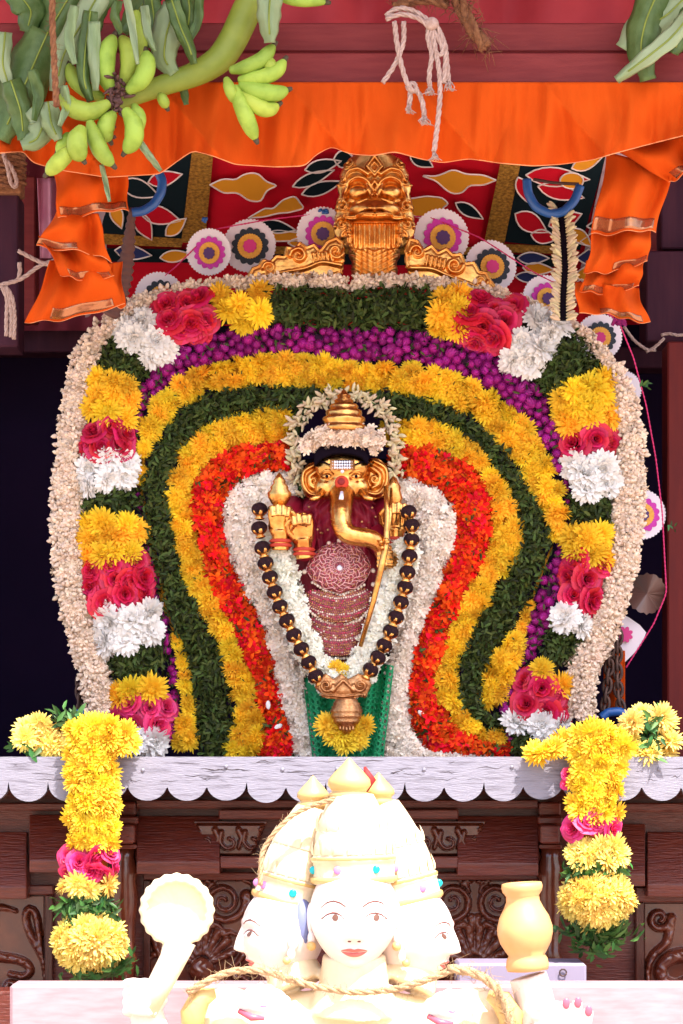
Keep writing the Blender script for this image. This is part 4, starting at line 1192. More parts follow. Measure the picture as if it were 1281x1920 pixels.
for x, y in ((617, 1019), (636, 1014), (656, 1019), (571, 1072), (700, 1070), (568, 1118), (566, 1130), (700, 1096)):
    mb = MB(); mb.ell(P(x, y, -.092), .0045, 10, 6); mb.build('edge_pearl', M['pearl'], bp_)

# ---- jasmine rolled over the forehead, and the bud string round the crown
b = Band([(562, 838), (576, 812), (606, 797), (645, 792), (686, 797), (714, 812), (726, 838)], [(582, 850), (594, 838), (616, 834), (645, 832), (674, 834), (696, 842), (706, 852)], -.10, .026)
t = thing('head_garland', 'thick pinkish white jasmine roll across the idol forehead under the crown', 'garland', P(645, 840, -.1))
b.core(t, M['core_tan'])
d, q = np.concatenate([np.stack(b.scatter(10, jit=.5, edge=.3)) for _ in range(3)], 1)
p, n = b.at(d, q); mass(t, 'jasmine_blossoms', DSTARS, p, n, .0105, M['ivory'], .5)
ctr = smooth_poly([(572, 925), (558, 885), (551, 845), (553, 805), (568, 775), (592, 754), (625, 742), (665, 742), (698, 752), (722, 775), (738, 808), (743, 850), (738, 890), (728, 920)], 90, 9)
t = thing('bud_garland', 'ring of long greenish white buds framing the idol crown and ears', 'garland', P(570, 925, -.07))
mb = MB(); mb.tube([P(x, y, -.045) for x, y in ctr[::3]], .009, 8); mb.build('green_cord', M['leaf'], t)
pos, nr = [], []
for (x, y) in np.repeat(ctr, 4, 0):
    a = rng.uniform(0, 6.283); pos.append(P(x + rng.normal(0, 5), y + rng.normal(0, 5), -.048 - rng.uniform(0, .012)))
    nr.append((math.cos(a), -.6, math.sin(a)))
mass(t, 'long_buds', [(BUD[0] * np.array([.62, .62, 1.2]), BUD[1])], np.array(pos), np.array(nr), .0150, M['bud'], .25)
p_ = np.array(pos)[::3]; mass(t, 'leaf_bits', [LEAF], p_, np.array(nr)[::3], .013, M['fresh_leaf'], .5)

# ---- V-shaped jasmine garland, bead necklace, pendant
V_o = [(486, 1000), (494, 1060), (512, 1120), (534, 1180), (560, 1236), (590, 1286), (640, 1322), (690, 1284), (720, 1232), (744, 1176), (766, 1110), (780, 1050), (784, 1000)]
V_i = [(546, 1010), (552, 1060), (562, 1110), (576, 1160), (594, 1206), (618, 1240), (640, 1256), (660, 1238), (676, 1206), (692, 1162), (712, 1108), (726, 1060), (734, 1020)]
b = Band(V_o, V_i, -.085, .026); t = thing('necklace_garland', 'white jasmine garland hanging in a V round the idol', 'garland', P(640, 1322, -.08))
b.core(t, M['core_tan'])
d, q = np.concatenate([np.stack(b.scatter(12, jit=.5, edge=.2)) for _ in range(3)], 1)
p, n = b.at(d, q); mass(t, 'jasmine_blossoms', DSTARS, p, n, .0135, M['snow'], .5)
neck = thing('bead_necklace', 'necklace of dark seed beads in gold caps with gold pendant pot', 'necklace', P(645, 1370, -.12))
mb = MB(); mb.ell((0, 0, .0), (.0152, .0152, .0128), 18, 12); BEAD = mb.mesh('bead', M['bead'])
mb = MB(); mb.lathe([(.0035, -.020), (.008, -.0185), (.0095, -.0165), (.0055, -.014), (.0075, -.012), (.0125, -.0075), (.0142, -.003), (.0136, -.0025), (.0105, -.006)], 20, cap=False, flute=6, fd=.08)
CAP = mb.mesh('bead_cap', M['gold'])
BL = [(487, 955), (486, 990), (492, 1027), (498, 1056), (506, 1082), (515, 1110), (525, 1137), (538, 1164), (551, 1191), (565, 1217), (579, 1242), (592, 1268)]
BR = [(766, 960), (772, 985), (772, 1012), (768, 1043), (764, 1073), (760, 1101), (752, 1129), (743, 1157), (733, 1184), (721, 1210), (709, 1233), (695, 1256)]
for S_l in (BL, BR):
    for i, (x, y) in enumerate(S_l):
        nx, ny = S_l[min(i + 1, len(S_l) - 1)] if i < len(S_l) - 1 else (2 * x - S_l[i - 1][0], 2 * y - S_l[i - 1][1])
        ang = math.atan2(nx - x, ny - y)
        W = Matrix.Translation(P(x, y, -.128)) @ Matrix.Rotation(-ang, 4, 'Y') @ Matrix.Rotation(rng.uniform(0, 6), 4, 'Z')
        bd = link('bead', BEAD, neck, None, W); link('bead_cap', CAP, bd, None, W)
pd = [(590, 1290), (594, 1270), (612, 1262), (626, 1272), (640, 1262), (654, 1272), (672, 1262), (690, 1268), (698, 1284), (690, 1300), (672, 1306), (660, 1312), (620, 1312), (606, 1306)]
sts = [(spiral(612, 1286, 13, 2, 0, 1.3, 30), 4, 2, .008), (spiral(676, 1286, 13, 2, 180, 1.3, 30, -1), 4, 2, .008), (arcpts([(624, 1296), (644, 1274), (664, 1296)]), 4, 4, .009), ([(600, 1303), (644, 1307), (690, 1302)], 2.5, 2.5, .007)]
relief('pendant_crown', neck, 586, 702, 1258, 1316, 1.2, lambda X, Y: .010 * np.sqrt(np.clip(poly_dist(pd, X, Y) / 16, 0, 1)) + stroke_h(X, Y, sts), -.125, M['old_gold'], poly_mask(pd), .008)
mb = MB(); mb.lathe([(.002, -.064), (.007, -.060), (.010, -.055), (.016, -.050), (.0165, -.047), (.021, -.043), (.024, -.038), (.0225, -.0365), (.0265, -.033), (.0275, -.028), (.0255, -.0265), (.0285, -.023), (.0285, -.018), (.0262, -.0165), (.0272, -.013), (.0235, -.0105), (.0245, -.007), (.020, -.004), (.021, 0), (.012, .003)], 28, Matrix.Translation(P(650, 1312, -.13)), flute=16, fd=.03)
pp_ = mb.build('pendant_pot', M['old_gold'], neck)
for k in range(5):
    mb = MB(); x = 638 + 6 * k; mb.tube([P(x, 1360, -.142), P(x, 1367, -.146), P(x + .5, 1376 - 3 * abs(k - 2), -.142)], [.0015, .0024, .0010], 8); mb.build('claw', M['old_gold'], pp_)

# ---- green eyelet cloth and yellow flowers at the foot
def eyelet(name, fn, nu, nv, parent=None):
    mb = MB(); V = []; F = []
    for i in range(nu):
        for j in range(nv):
            n0 = len(V); sh = .5 * (j % 2) * 0
            for (a, b_) in ((0, 0), (.5, 0), (1, 0), (1, .5), (1, 1), (.5, 1), (0, 1), (0, .5)): V.append(fn((i + a) / nu, (j + b_) / nv))
            for k in range(8):
                an = -2.356 + k * math.pi / 4; V.append(fn((i + .5 + .30 * math.cos(an)) / nu, (j + .5 + .33 * math.sin(an)) / nv))
            for k in range(8): F.append((n0 + k, n0 + (k + 1) % 8, n0 + 8 + (k + 1) % 8, n0 + 8 + k))
    mb.add(V, F); o = mb.build(name, M['net'], parent)
    md = o.modifiers.new('thickness', 'SOLIDIFY'); md.thickness = .001
    return o
nl = smooth_poly([(560, 1290), (575, 1340), (590, 1385), (600, 1430)], 30, 5)
o = eyelet('eyelet_cloth', lambda u, v: P(570 + 80 * u + 18 * v, 1292 + 140 * v + 10 * math.sin(u * 3), -.06 + .010 * math.sin(u * 14 + v * 3)), 8, 12)
tag(o, 'green eyelet cloth left of the gold pendant pot', 'cloth', 'green eyelet cloths')
o = eyelet('eyelet_cloth', lambda u, v: P(672 + 66 * u - (10 + 10 * u) * v, 1250 + 176 * v - 6 * math.sin(u * 3), -.062 + .012 * math.sin(u * 12 + v * 2)), 7, 16)
tag(o, 'green eyelet cloth right of the gold pendant pot', 'cloth', 'green eyelet cloths')
mb = MB(); mb.box(P(645, 1350, -.01), (.08, .02, .08), bev=.01); o = mb.build('green_underskirt', M['net'], None, False)
tag(o, 'plain green cloth bundle behind the eyelet cloths', 'cloth')
t = thing('chrysanthemum_cluster', 'cluster of lemon yellow chrysanthemums under the gold pendant pot', 'flowers', P(650, 1415, -.1))
put_flowers(t, 'chrysanthemum', LEM, [P(x, y, -.115) for x, y in ((614, 1362), (626, 1384), (650, 1396), (672, 1386), (686, 1362), (640, 1376), (662, 1372))], [(0, -1, .2)] * 7, .026, .3)
t = thing('chrysanthemum', 'pair of small yellow chrysanthemums tucked above the gold pendant', 'flowers', P(632, 1262, -.1))
put_flowers(t, 'bloom', LEM, [P(630, 1252, -.105), P(644, 1258, -.105)], [(0, -1, .1)] * 2, .016, .2)

# ================================================================== three-faced statue in front
FY = -.80
statue = thing('three_faced_statue', 'cream painted statue with three crowned faces raising a ladle and a pot', 'statue', P(660, 2050, FY + .06))
def sstep(a, b, x):
    t = np.clip((x - a) / (b - a), 0, 1); return t * t * (3 - 2 * t)
HWID, HHT, HDP = 84., 106., 92.
def wfac(z):
    t = z / HHT
    return 1 - .30 * np.clip(-t, 0, 1) ** 1.7 - .04 * np.clip(t, 0, 1) ** 2
def fdisp(x, z):
    a = np.abs(x)
    g = lambda cx, cz, sx, sz: np.exp(-((a - cx) / sx) ** 2 - ((z - cz) / sz) ** 2)
    d = 0 * x
    ridge = np.clip((16 - z) / 52, 0, 1) * sstep(-47, -37, z)
    d = d + ridge * 23 * np.exp(-(a / (8.5 + 4 * sstep(-20, -38, z) * 0 + 3 * np.clip(-z / 40, 0, 1))) ** 2)
    d = d + 7 * g(12, -37, 6, 6)
    d = d - 8 * g(37, 4, 22, 12) + 6.5 * g(38, -1, 15, 8.5)
    d = d + 3 * g(34, 24, 26, 7)
    d = d + 6.5 * g(0, -60, 22, 5) - 4 * g(0, -65.5, 22, 2.0) + 7 * g(0, -71, 17, 5.5) - 3 * g(0, -80, 18, 5)
    d = d - 2.5 * g(0, -51, 4, 6) + 8 * g(0, -94, 20, 13) + 5 * g(46, -30, 26, 26)
    return d
def yfront(x, z):
    wv = HWID * wfac(z)
    return -HDP * np.sqrt(np.clip(1 - (x / wv) ** 2 - (z / HHT) ** 2, 0.0, 1)) - fdisp(x, z)
def make_head(c, s, rotz, gems_off, crown_pts, flip=False):
    """c: centre; s: metres per px; rotz: facing turn"""
    W = Matrix.Translation(c) @ Matrix.Rotation(rotz, 4, 'Z') @ Matrix.Diagonal((s, s, s, 1))
    V, F = sphere(110, 90); V = V.copy()
    x = V[:, 0] * HWID * wfac(V[:, 2] * HHT); y = V[:, 1] * HDP; z = V[:, 2] * HHT
    fr = sstep(.05, .5, -V[:, 1])
    y = y - fdisp(x, z) * fr
    mb = MB(); mb.add(np.stack([x, y, z], -1), F, W)
    # neck grown from the jaw
    hd = mb.build('head', M['skin'], statue)
    S3 = lambda xx, zz, l=.8: W @ Vector((xx, float(yfront(np.array(xx, float), np.array(zz, float))) - l, zz))
    for sg in (-1, 1):
        # almond eye
        n = 18; up = [(sg * (38 + 19 * math.cos(a)), -1 + 7.5 * math.sin(a) * (1 if a < math.pi else .75)) for a in np.linspace(0, 2 * math.pi, n, endpoint=False)]
        m2 = MB(); cv = S3(sg * 38, -1, 1.4); m2.add([cv] + [S3(a, b_, .9) for a, b_ in up], [(0, 1 + i, 1 + (i + 1) % n) for i in range(n)]); ey = m2.build('eye', M['eyewhite'], hd)
        m2 = MB(); ic = sg * 38 + (3 if not flip else -3); ring = [S3(ic + 6.2 * math.cos(a), -.5 + 6.2 * math.sin(a), 1.7) for a in np.linspace(0, 6.283, 14, endpoint=False)]
        m2.add([S3(ic, -.5, 2.0)] + ring, [(0, 1 + i, 1 + (i + 1) % 14) for i in range(14)]); m2.build('iris', M['iris'], hd)
        m2 = MB(); m2.tube([S3(sg * q, zz, 1.3) for q, zz in ((18, -3), (24, 3.4), (32, 7.2), (40, 7.6), (50, 4.6), (58, -1.5), (62, -4))], [s * q for q in (.6, 1.2, 1.7, 1.8, 1.6, 1.2, .5)], 6); m2.build('eyelid', M['brow'], hd)
        m2 = MB(); m2.tube([S3(sg * q, zz, .6) for q, zz in ((16, 20), (26, 27), (38, 30), (50, 27), (62, 17))], [s * q for q in (.9, 1.6, 1.7, 1.3, .5)], 6); m2.build('eyebrow', M['brow'], hd)
        m2 = MB(); m2.ell(W @ Vector((sg * 9, float(yfront(np.array(9.), np.array(-43.))) + 1, -44.5)), (s * 3.4, s * 3, s * 1.6), 8, 6, rot=(0, 0, rotz)); m2.build('nostril', M['brow'], hd)
        # ear with long lobe
        m2 = MB(); e0 = W @ Vector((sg * 82, 8, -6)); m2.ell(e0, (s * 7, s * 16, s * 30), 14, 10, rot=(0, 0, rotz)); m2.ell(W @ Vector((sg * 80, 4, -44)), (s * 8, s * 10, s * 14), 12, 8, rot=(0, 0, rotz)); 
        er = sculpt(m2, 'ear', M['skin'], statue, .002, 2)
        m2 = MB(); m2.ell(W @ Vector((sg * 80, -6, -58)), s * 9, 12, 8); m2.build('earring', M['statue_gold'], er)
    # lips
    for nm, top in (('upper_lip', 1), ('lower_lip', 0)):
        rows = []
        for k in range(5):
            t = k / 4; row = []
            for q in np.linspace(-1, 1, 17):
                e = (1 - abs(q) ** 2.2)
                if top: zz = -64.5 + t * e * (7.0 - 2.2 * math.exp(-(q / .16) ** 2)) + 2.2 * q * q
                else: zz = -65.5 - t * e * 9.0 + 2.2 * q * q
                row.append(S3(q * 25, zz, .7))
            rows.append(row)
        m2 = MB(); m2.grid(rows); m2.build(nm, M['lips'], hd)
    # crown: bottom ring then tapering tiers along an axis
    (bx, by, br), (tx, ty, trd), (fx, fy, frd, ftip) = crown_pts
    Yc = c[1] + .012
    b0 = P(bx, by, Yc); t0 = P(tx, ty, Yc)
    ax = (t0 - b0); L = ax.length; q = ax.normalized().to_track_quat('Z', 'Y').to_matrix().to_4x4()
    MT = Matrix.Translation(b0) @ q
    rb = br * s; rt = trd * s
    prof = [(rb * .97, -.004), (rb * 1.03, 0), (rb * 1.03, .006), (rb * .99, .008), (rb * .99, .030), (rb * 1.03, .032), (rb * 1.03, .038), (rb * .98, .041)]
    for k in range(14):
        t = k / 13; prof.append((rb * .98 * (1 - t ** 1.7) + rt * t ** 1.7, .043 + (L - .043) * t))
    prof.append((rt * .6, L + .002))
    m2 = MB(); m2.lathe(prof, 48, MT, flute=18, fd=.012); cr = m2.build('crown', M['statue'], statue)
    m2 = MB()
    m2.lathe([(rb * 1.035, .034), (rb * 1.06, .036), (rb * 1.035, .039)], 48, MT, cap=False); m2.build('crown_band', M['statue_gold'], cr)
    m2 = MB(); m2.lathe([(rb * 1.035, -.002), (rb * 1.07, .001), (rb * 1.065, .006), (rb * 1.03, .008)], 48, MT, cap=False); m2.build('crown_band', M['statue_gold'], cr)
    # leaf tiers standing up on the crown
    for tier, (h0, rr, n) in enumerate(((.043, 1.0, 18), (.043 + (L - .043) * .40, .88, 16))):
        m2 = MB()
        for k in range(n):
            a = 6.283 * (k + .5 * tier) / n; r0 = rb * rr * 1.005
            d = Vector((math.cos(a), math.sin(a), 0)); sd_ = Vector((-math.sin(a), math.cos(a), 0)); wl_ = rb * 6.283 / n * .42
            m2.add([MT @ (d * r0 - sd_ * wl_ + Vector((0, 0, h0))), MT @ (d * r0 + sd_ * wl_ + Vector((0, 0, h0))), MT @ (d * r0 * 1.015 + sd_ * wl_ * .9 + Vector((0, 0, h0 + .014))),
                    MT @ (d * r0 * .98 + Vector((0, 0, h0 + .026))), MT @ (d * r0 * 1.015 - sd_ * wl_ * .9 + Vector((0, 0, h0 + .014))), MT @ (d * r0 * 1.05 + Vector((0, 0, h0 + .008)))],
                   [(0, 1, 5), (1, 2, 5), (2, 3, 5), (3, 4, 5), (4, 0, 5)])
        m2.build('leaf_tier', M['statue'], cr, kind='stuff')
    fo_ = P(fx, fy, Yc); m2 = MB(); fr_ = frd * s; H = (fy - ftip) * s
    m2.lathe([(fr_ * .85, -.004), (fr_ * 1.0, .004), (fr_ * .8, .008), (fr_ * .86, .011), (fr_ * 1.02, H * .30), (fr_ * .98, H * .44), (fr_ * .7, H * .62), (fr_ * .32, H * .82), (fr_ * .12, H * .95), (.0006, H)], 28, Matrix.Translation(fo_))
    m2.build('finial', M['statue_gold'], cr)
    for k, a in enumerate(np.linspace(-2.9, 2.9, 7) + gems_off):
        g_ = Vector((math.sin(a) * rb * 1.0, -math.cos(a) * rb * 1.0, .019)); m2 = MB(); m2.ell(MT @ g_, (.0066, .0030, .0066), 12, 8)
        m2.build('gem', M['teal'] if k % 2 else M['mauve'], cr)
    return hd
s0 = .00084
make_head(P(664, 1716, FY), s0, 0, .2, ((664, 1652, 77), (660, 1490, 40), (655, 1494, 40, 1420)))
make_head(P(530, 1748, FY + .055), s0 * .86, R(-78), .5, ((536, 1692, 75), (585, 1510, 30), (587, 1512, 35, 1444)))
make_head(P(774, 1752, FY + .055), s0 * .86, R(74), 1.1, ((766, 1692, 75), (722, 1506, 31), (710, 1506, 35, 1438)), True)
# blue hair behind the left cheek
mb = MB(); mb.ell(P(566, 1735, FY + .03), (.020, .03, .045), 16, 10); mb.build('hair', M['hairblue'], statue)
# torso with shoulders and upper arms: one surface
mb = MB()
mb.tube([P(664, 1790, FY + .01), P(664, 1840, FY + .015), P(662, 1900, FY + .02)], [.050, .054, .075], 24)
for x in (540, 780): mb.tube([P(x, 1800, FY + .06), P(x + (20 if x < 660 else -20), 1850, FY + .05)], [.04, .05], 18)
mb.ell(P(655, 2010, FY + .05), (.235, .09, .135), 32, 20)
mb.ell(P(655, 2100, FY + .06), (.19, .10, .20), 32, 20)
for sg, xs in ((-1, 430), (1, 890)):
    mb.ell(P(xs, 1922, FY + .05), (.075, .065, .06), 24, 14)
    mb.tube([P(xs, 1930, FY + .05), P(xs - (60 if sg < 0 else -60), 2020, FY + .04)], [.058, .05], 18)
sculpt(mb, 'torso', M['statue'], statue, .004, 6)
def limb(pts, rad, name='forearm'):
    mb = MB(); q = smooth_poly(pts, 16, 5); r = np.interp(np.linspace(0, 1, 16), np.linspace(0, 1, len(rad)), rad)
    mb.tube([P(*v) for v in q], list(r), 20); return mb
def fist(mb, cx, cy, Yh, sc_, s):
    pl = lambda x, y, d: P(cx + s * x, cy + y, Yh + d)
    mb.ell(pl(0, 0, .012), (.030 * sc_, .022 * sc_, .034 * sc_), 18, 12)
    for k in range(4):
        y = -27 + k * 17; mb.tube([pl(24, y + 4, .006), pl(34, y, -.012), pl(22, y - 2, -.034), pl(-2, y + 1, -.038), pl(-18, y + 4, -.026)], [.0085 * sc_, .0090 * sc_, .0088 * sc_, .0082 * sc_, .0062 * sc_], 10)
    mb.tube([pl(-20, 20, .0), pl(-32, 2, -.014), pl(-26, -20, -.028), pl(-8, -32, -.034)], [.0105 * sc_, .0100 * sc_, .0090 * sc_, .0066 * sc_], 10)
# left hand with the ladle
mb = limb([(360, 2060, FY + .02), (310, 1990, FY), (278, 1920, FY - .01), (272, 1880, FY - .01)], [.042, .036, .028, .026]); fist(mb, 272, 1872, FY - .02, .95, -1)
sculpt(mb, 'hand', M['skin'], statue, .0025, 2)
mb = MB(); WM = Matrix.Translation(P(332, 1706, FY - .03)) @ Matrix.Rotation(R(90), 4, 'X') @ Matrix.Rotation(R(8), 4, 'X')
mb.lathe([(.0005, .006), (.040, .007), (.044, .010), (.046, .016), (.050, .019), (.056, .016), (.0585, .004), (.056, -.010), (.045, -.016), (.0005, -.018)], 96, WM, cap=False, flute=20, fd=.022)
ld = mb.build('ladle', M['statue'], statue)
mb = MB(); mb.tube([P(338, 1762, FY - .028), P(324, 1800, FY - .03), P(302, 1842, FY - .036), P(272, 1900, FY - .044)], [.026, .021, .020, .017], 18); mb.build('ladle_handle', M['statue'], ld)
# right hand with the water pot
mb = limb([(930, 2060, FY + .02), (985, 1990, FY), (1012, 1925, FY - .01), (1002, 1870, FY - .01), (990, 1830, FY - .01)], [.042, .036, .031, .031, .030])
fist(mb, 1020, 1915, FY - .02, .95, 1)
sculpt(mb, 'hand', M['skin'], statue, .0025, 2)
mb = MB(); PM = Matrix.Translation(P(990, 1822, FY - .03)) @ Matrix.Rotation(R(-4), 4, 'Y')
mb.lathe([(.018, 0), (.032, .002), (.034, .009), (.032, .020), (.0285, .026), (.034, .035), (.040, .046), (.0435, .060), (.0435, .070), (.039, .086), (.031, .100), (.0265, .110), (.026, .119), (.031, .126), (.0325, .133), (.031, .139), (.026, .140), (.024, .132)], 40, PM, cap=False)
mb.build('water_pot', M['stone_pot'], statue)
for k, (x, y) in enumerate(((1062, 1880), (1084, 1878), (1104, 1894))):
    mb = MB(); mb.tube([P(x - 34, y + 60, FY - .03), P(x - 8, y + 34, FY - .05), P(x, y, FY - .055)], [.013, .011, .0085], 12); fg = sculpt(mb, 'finger', M['skin'], statue, .002, 2)
    mb = MB(); mb.ell(P(x, y + 2, FY - .0625), (.006, .0025, .0085), 12, 8); mb.build('fingernail', M['nail'], fg)
# gold armlet, collar and shoulder flowers
mb = MB(); mb.tube([P(x, y, FY - .035) for x, y in ((362, 1960), (362, 1900), (378, 1868), (404, 1862))], [.016, .02, .018, .008], 14); mb.build('armlet', M['statue_gold'], statue)
mb = MB(); mb.tube([P(x, y, FY - .03) for x, y in ((965, 1960), (958, 1905), (940, 1876), (915, 1866))], [.016, .02, .018, .008], 14); mb.build('armlet', M['statue_gold'], statue)
for x, y in ((492, 1878), (846, 1888)):
    mb = MB()
    for k in range(11):
        a = 6.283 * k / 11; mb.ell(P(x + 34 * math.cos(a), y + 15 * math.sin(a), FY - .055 + .012 * math.sin(a)), (.017, .010, .012), 12, 8, rot=(0, -a, 0))
    mb.ell(P(x, y, FY - .055), (.032, .014, .018), 16, 10)
    so = sculpt(mb, 'shoulder_flower', M['eyewhite'], statue, .002, 2)
    for dx, dy in ((-12, -6), (12, -4), (2, 9)):
        mb = MB(); mb.ell(P(x + dx, y + dy, FY - .071), (.005, .002, .002), 8, 5); mb.build('painted_dot', M['mauve'], so)
    mb = MB(); mb.tube([P(x - 44, y + 18, FY - .056), P(x - 20, y + 30, FY - .066), P(x + 4, y + 32, FY - .066)], [.004, .006, .003], 8); mb.build('red_petal', M['nail'], so)
# red leaf behind the centre finial
mb = MB(); mb.tube([P(682, 1488, FY + .03), P(694, 1462, FY + .028), P(684, 1438, FY + .03)], [.004, .010, .002], 10, flat=.4); mb.build('red_crest_leaf', M['kumkum'], statue)

# ================================================================== ropes
def rope(pts, r, m, parent=None, name='rope', strands=3, n=None, fuzz=0):
    q = smooth_poly([tuple(p) for p in pts], n or max(12, int(sum((Vector(a) - Vector(b_)).length for a, b_ in zip(pts, pts[1:])) / (r * 1.3))), 7)
    mb = MB(); ph0 = rng.uniform(0, 6)
    T = np.gradient(q, axis=0); T /= np.linalg.norm(T, axis=1, keepdims=True) + 1e-9
    ref = np.array([0, 1., 0]); A = np.cross(T, ref); A /= np.linalg.norm(A, axis=1, keepdims=True) + 1e-9; B = np.cross(T, A)
    d = np.concatenate([[0], np.cumsum(np.linalg.norm(np.diff(q, axis=0), axis=1))])
    for s_ in range(strands):
        ph = ph0 + 6.283 * s_ / strands + d / (r * 1.5)
        c = q + (A * np.cos(ph)[:, None] + B * np.sin(ph)[:, None]) * r * .5
        mb.tube([Vector(v) for v in c], r * .56, 6)
    for k in range(fuzz):
        i = rng.integers(len(q)); a = Vector(q[i]); e = Vector(rng.normal(0, 1, 3)); e.normalize()
        mb.tube([a + e * r * .6, a + e * r * 1.5 + Vector(rng.normal(0, r * .4, 3)), a + e * r * rng.uniform(1.8, 3) + Vector(rng.normal(0, r, 3))], [r * .07, r * .06, r * .03], 3)
    return mb.build(name, m, parent, kind=None)
PX = lambda L, Y: [P(*(p if len(p) == 3 else (*p, Y))) for p in L]

# coir cord round the statue's necks (separate things lying on it)
for lab, pts, r, f in (('pale coir cord looped over the left shoulder of the statue', [(352, 1862), (390, 1838), (440, 1818), (500, 1820), (548, 1838)], .0062, 120),
                       ('pale coir cord hanging under the middle chin of the statue', [(520, 1828), (580, 1848), (660, 1862), (740, 1856), (800, 1838), (850, 1818)], .0058, 120),
                       ('pale coir cord curling over the right shoulder of the statue', [(840, 1816), (890, 1822), (930, 1846), (952, 1890), (962, 1940)], .0075, 160),
                       ('frayed coir cord tied from the left crown to its finial', [(488, 1660), (490, 1600), (510, 1566), (545, 1530), (580, 1512), (620, 1500), (650, 1494)], .0042, 80)):
    o = rope(PX(pts, FY - .055 if 'crown' not in lab else FY - .01), r, M['coir_pale'], fuzz=f, name='coir_garland'); tag(o, lab, 'garland', 'coir garlands on the statue')

# ================================================================== printed canopy cloth under the roof
def Yc(py): return .11 + (py - 262) / 338 * .60
def Pc(x, y, lift=0.0):
    p = P(x, y, Yc(y)); return p + Vector((0, -lift * .5, -lift))
can = thing('canopy_cloth', 'red appliqué canopy cloth with petals and gold borders above the arch', 'cloth', Pc(640, 262))
rows = [[Pc(150 + 1060 * i / 60, 250 + 370 * j / 24) + Vector((0, 0, .006 * math.sin(i * .5) * math.sin(j * .4))) + Vector((0, 0, .012)) for i in range(61)] for j in range(25)]
mb = MB(); mb.grid(rows); mb.build('ground_cloth', M['ceil_red'], can)
def patch(name, poly, m, lift=.001, pip=True, pw=.0017):
    poly = [np.array(p, float) for p in poly]
    dense = []
    for a, b_ in zip(poly, poly[1:] + poly[:1]):
        n = max(1, int(np.hypot(*(b_ - a)) / 12)); dense += [a + (b_ - a) * k / n for k in range(n)]
    c = np.mean(dense, 0)
    mb = MB(); V = [Pc(c[0], c[1], lift)] + [Pc(x, y, lift) for x, y in dense]; n = len(dense)
    mb.add(V, [(0, 1 + (i + 1) % n, 1 + i) for i in range(n)]); o = mb.build(name, m, can, False)
    if pip:
        mb = MB(); mb.tube([Pc(x, y, lift + .0008) for x, y in dense + dense[:1]], pw, 5, caps=False); mb.build('piping', M['piping'], o)
    return o
def petal(cx, cy, L, Wd, ang, m, lift=.004, nm='petal'):
    pts = []
    for t in np.linspace(0, 1, 9): pts.append((L * (t - .5), Wd * .5 * math.sin(math.pi * t ** .8)))
    for t in np.linspace(1, 0, 9)[1:-1]: pts.append((L * (t - .5), -Wd * .5 * math.sin(math.pi * t ** .8)))
    c, s_ = math.cos(R(ang)), math.sin(R(ang))
    return patch(nm, [(cx + x * c - y * s_, cy + x * s_ + y * c) for x, y in pts], m, lift)
patch('navy_panel', [(205, 270), (364, 270), (340, 452), (190, 440)], M['ceil_navy'], .001, False)
patch('navy_panel', [(980, 270), (1142, 270), (1088, 468), (944, 452)], M['ceil_navy'], .001, False)
patch('gold_border', [(362, 266), (402, 266), (384, 456), (340, 452)], M['ceil_gold'], .0025, False)
patch('gold_border', [(946, 266), (984, 266), (946, 454), (908, 452)], M['ceil_gold'], .0025, False)
patch('gold_border', [(190, 436), (345, 446), (340, 462), (190, 456)], M['ceil_gold'], .002, False)
patch('gold_border', [(905, 454), (1050, 460), (1050, 474), (900, 470)], M['ceil_gold'], .002, False)
patch('gold_border', [(384, 460), (900, 462), (900, 476), (384, 474)], M['ceil_gold'], .0015, False)
patch('navy_panel', [(190, 464), (1050, 478), (1050, 500), (190, 490)], M['ceil_navy'], .001, False)
patch('lilac_edge', [(1142, 262), (1205, 262), (1130, 600), (1076, 560)], M['ceil_lilac'], .001, False)
patch('lilac_edge', [(150, 262), (204, 262), (198, 560), (160, 600)], M['ceil_lilac'], .001, False)
for a in ((262, 350, 78, 34, 20, 'ceil_navy'), (300, 400, 80, 34, 14, 'ceil_red'), (310, 330, 66, 28, -14, 'ceil_red'), (270, 420, 60, 30, 60, 'ceil_red'), (250, 470, 70, 26, 8, 'ceil_blue'), (330, 476, 60, 22, -6, 'ceil_ochre'),
          (606, 306, 70, 24, -14, 'ceil_navy'), (588, 330, 84, 22, -22, 'ceil_navy'), (604, 348, 80, 24, -18, 'ceil_navy'), (646, 294, 40, 32, 0, 'ceil_navy'), (790, 296, 50, 26, 30, 'ceil_navy'),
          (1046, 328, 120, 36, 4, 'ceil_red'), (1052, 356, 90, 30, 14, 'ceil_red'), (996, 414, 70, 36, 30, 'ceil_red'), (1060, 408, 66, 34, -20, 'ceil_red'), (1020, 440, 50, 26, 10, 'ceil_red'),
          (1000, 480, 60, 22, 0, 'ceil_blue'), (1010, 500, 60, 22, 4, 'ceil_ochre'), (996, 516, 60, 20, 4, 'ceil_blue')):
    petal(*a[:5], M[a[5]])
for a in ((520, 420, 70, 24, 10, 'ceil_navy'), (880, 390, 60, 22, 30, 'ceil_navy'),
          (240, 300, 60, 26, 40, 'ceil_red'), (330, 420, 50, 24, -40, 'ceil_ochre'), (220, 400, 50, 24, 70, 'ceil_ochre'), (1100, 300, 60, 24, -20, 'ceil_ochre'), (1090, 440, 50, 24, 40, 'ceil_ochre'), (570, 450, 60, 18, 0, 'ceil_ochre'), (980, 350, 50, 22, 70, 'ceil_red')):
    petal(*a[:5], M[a[5]], .0055)
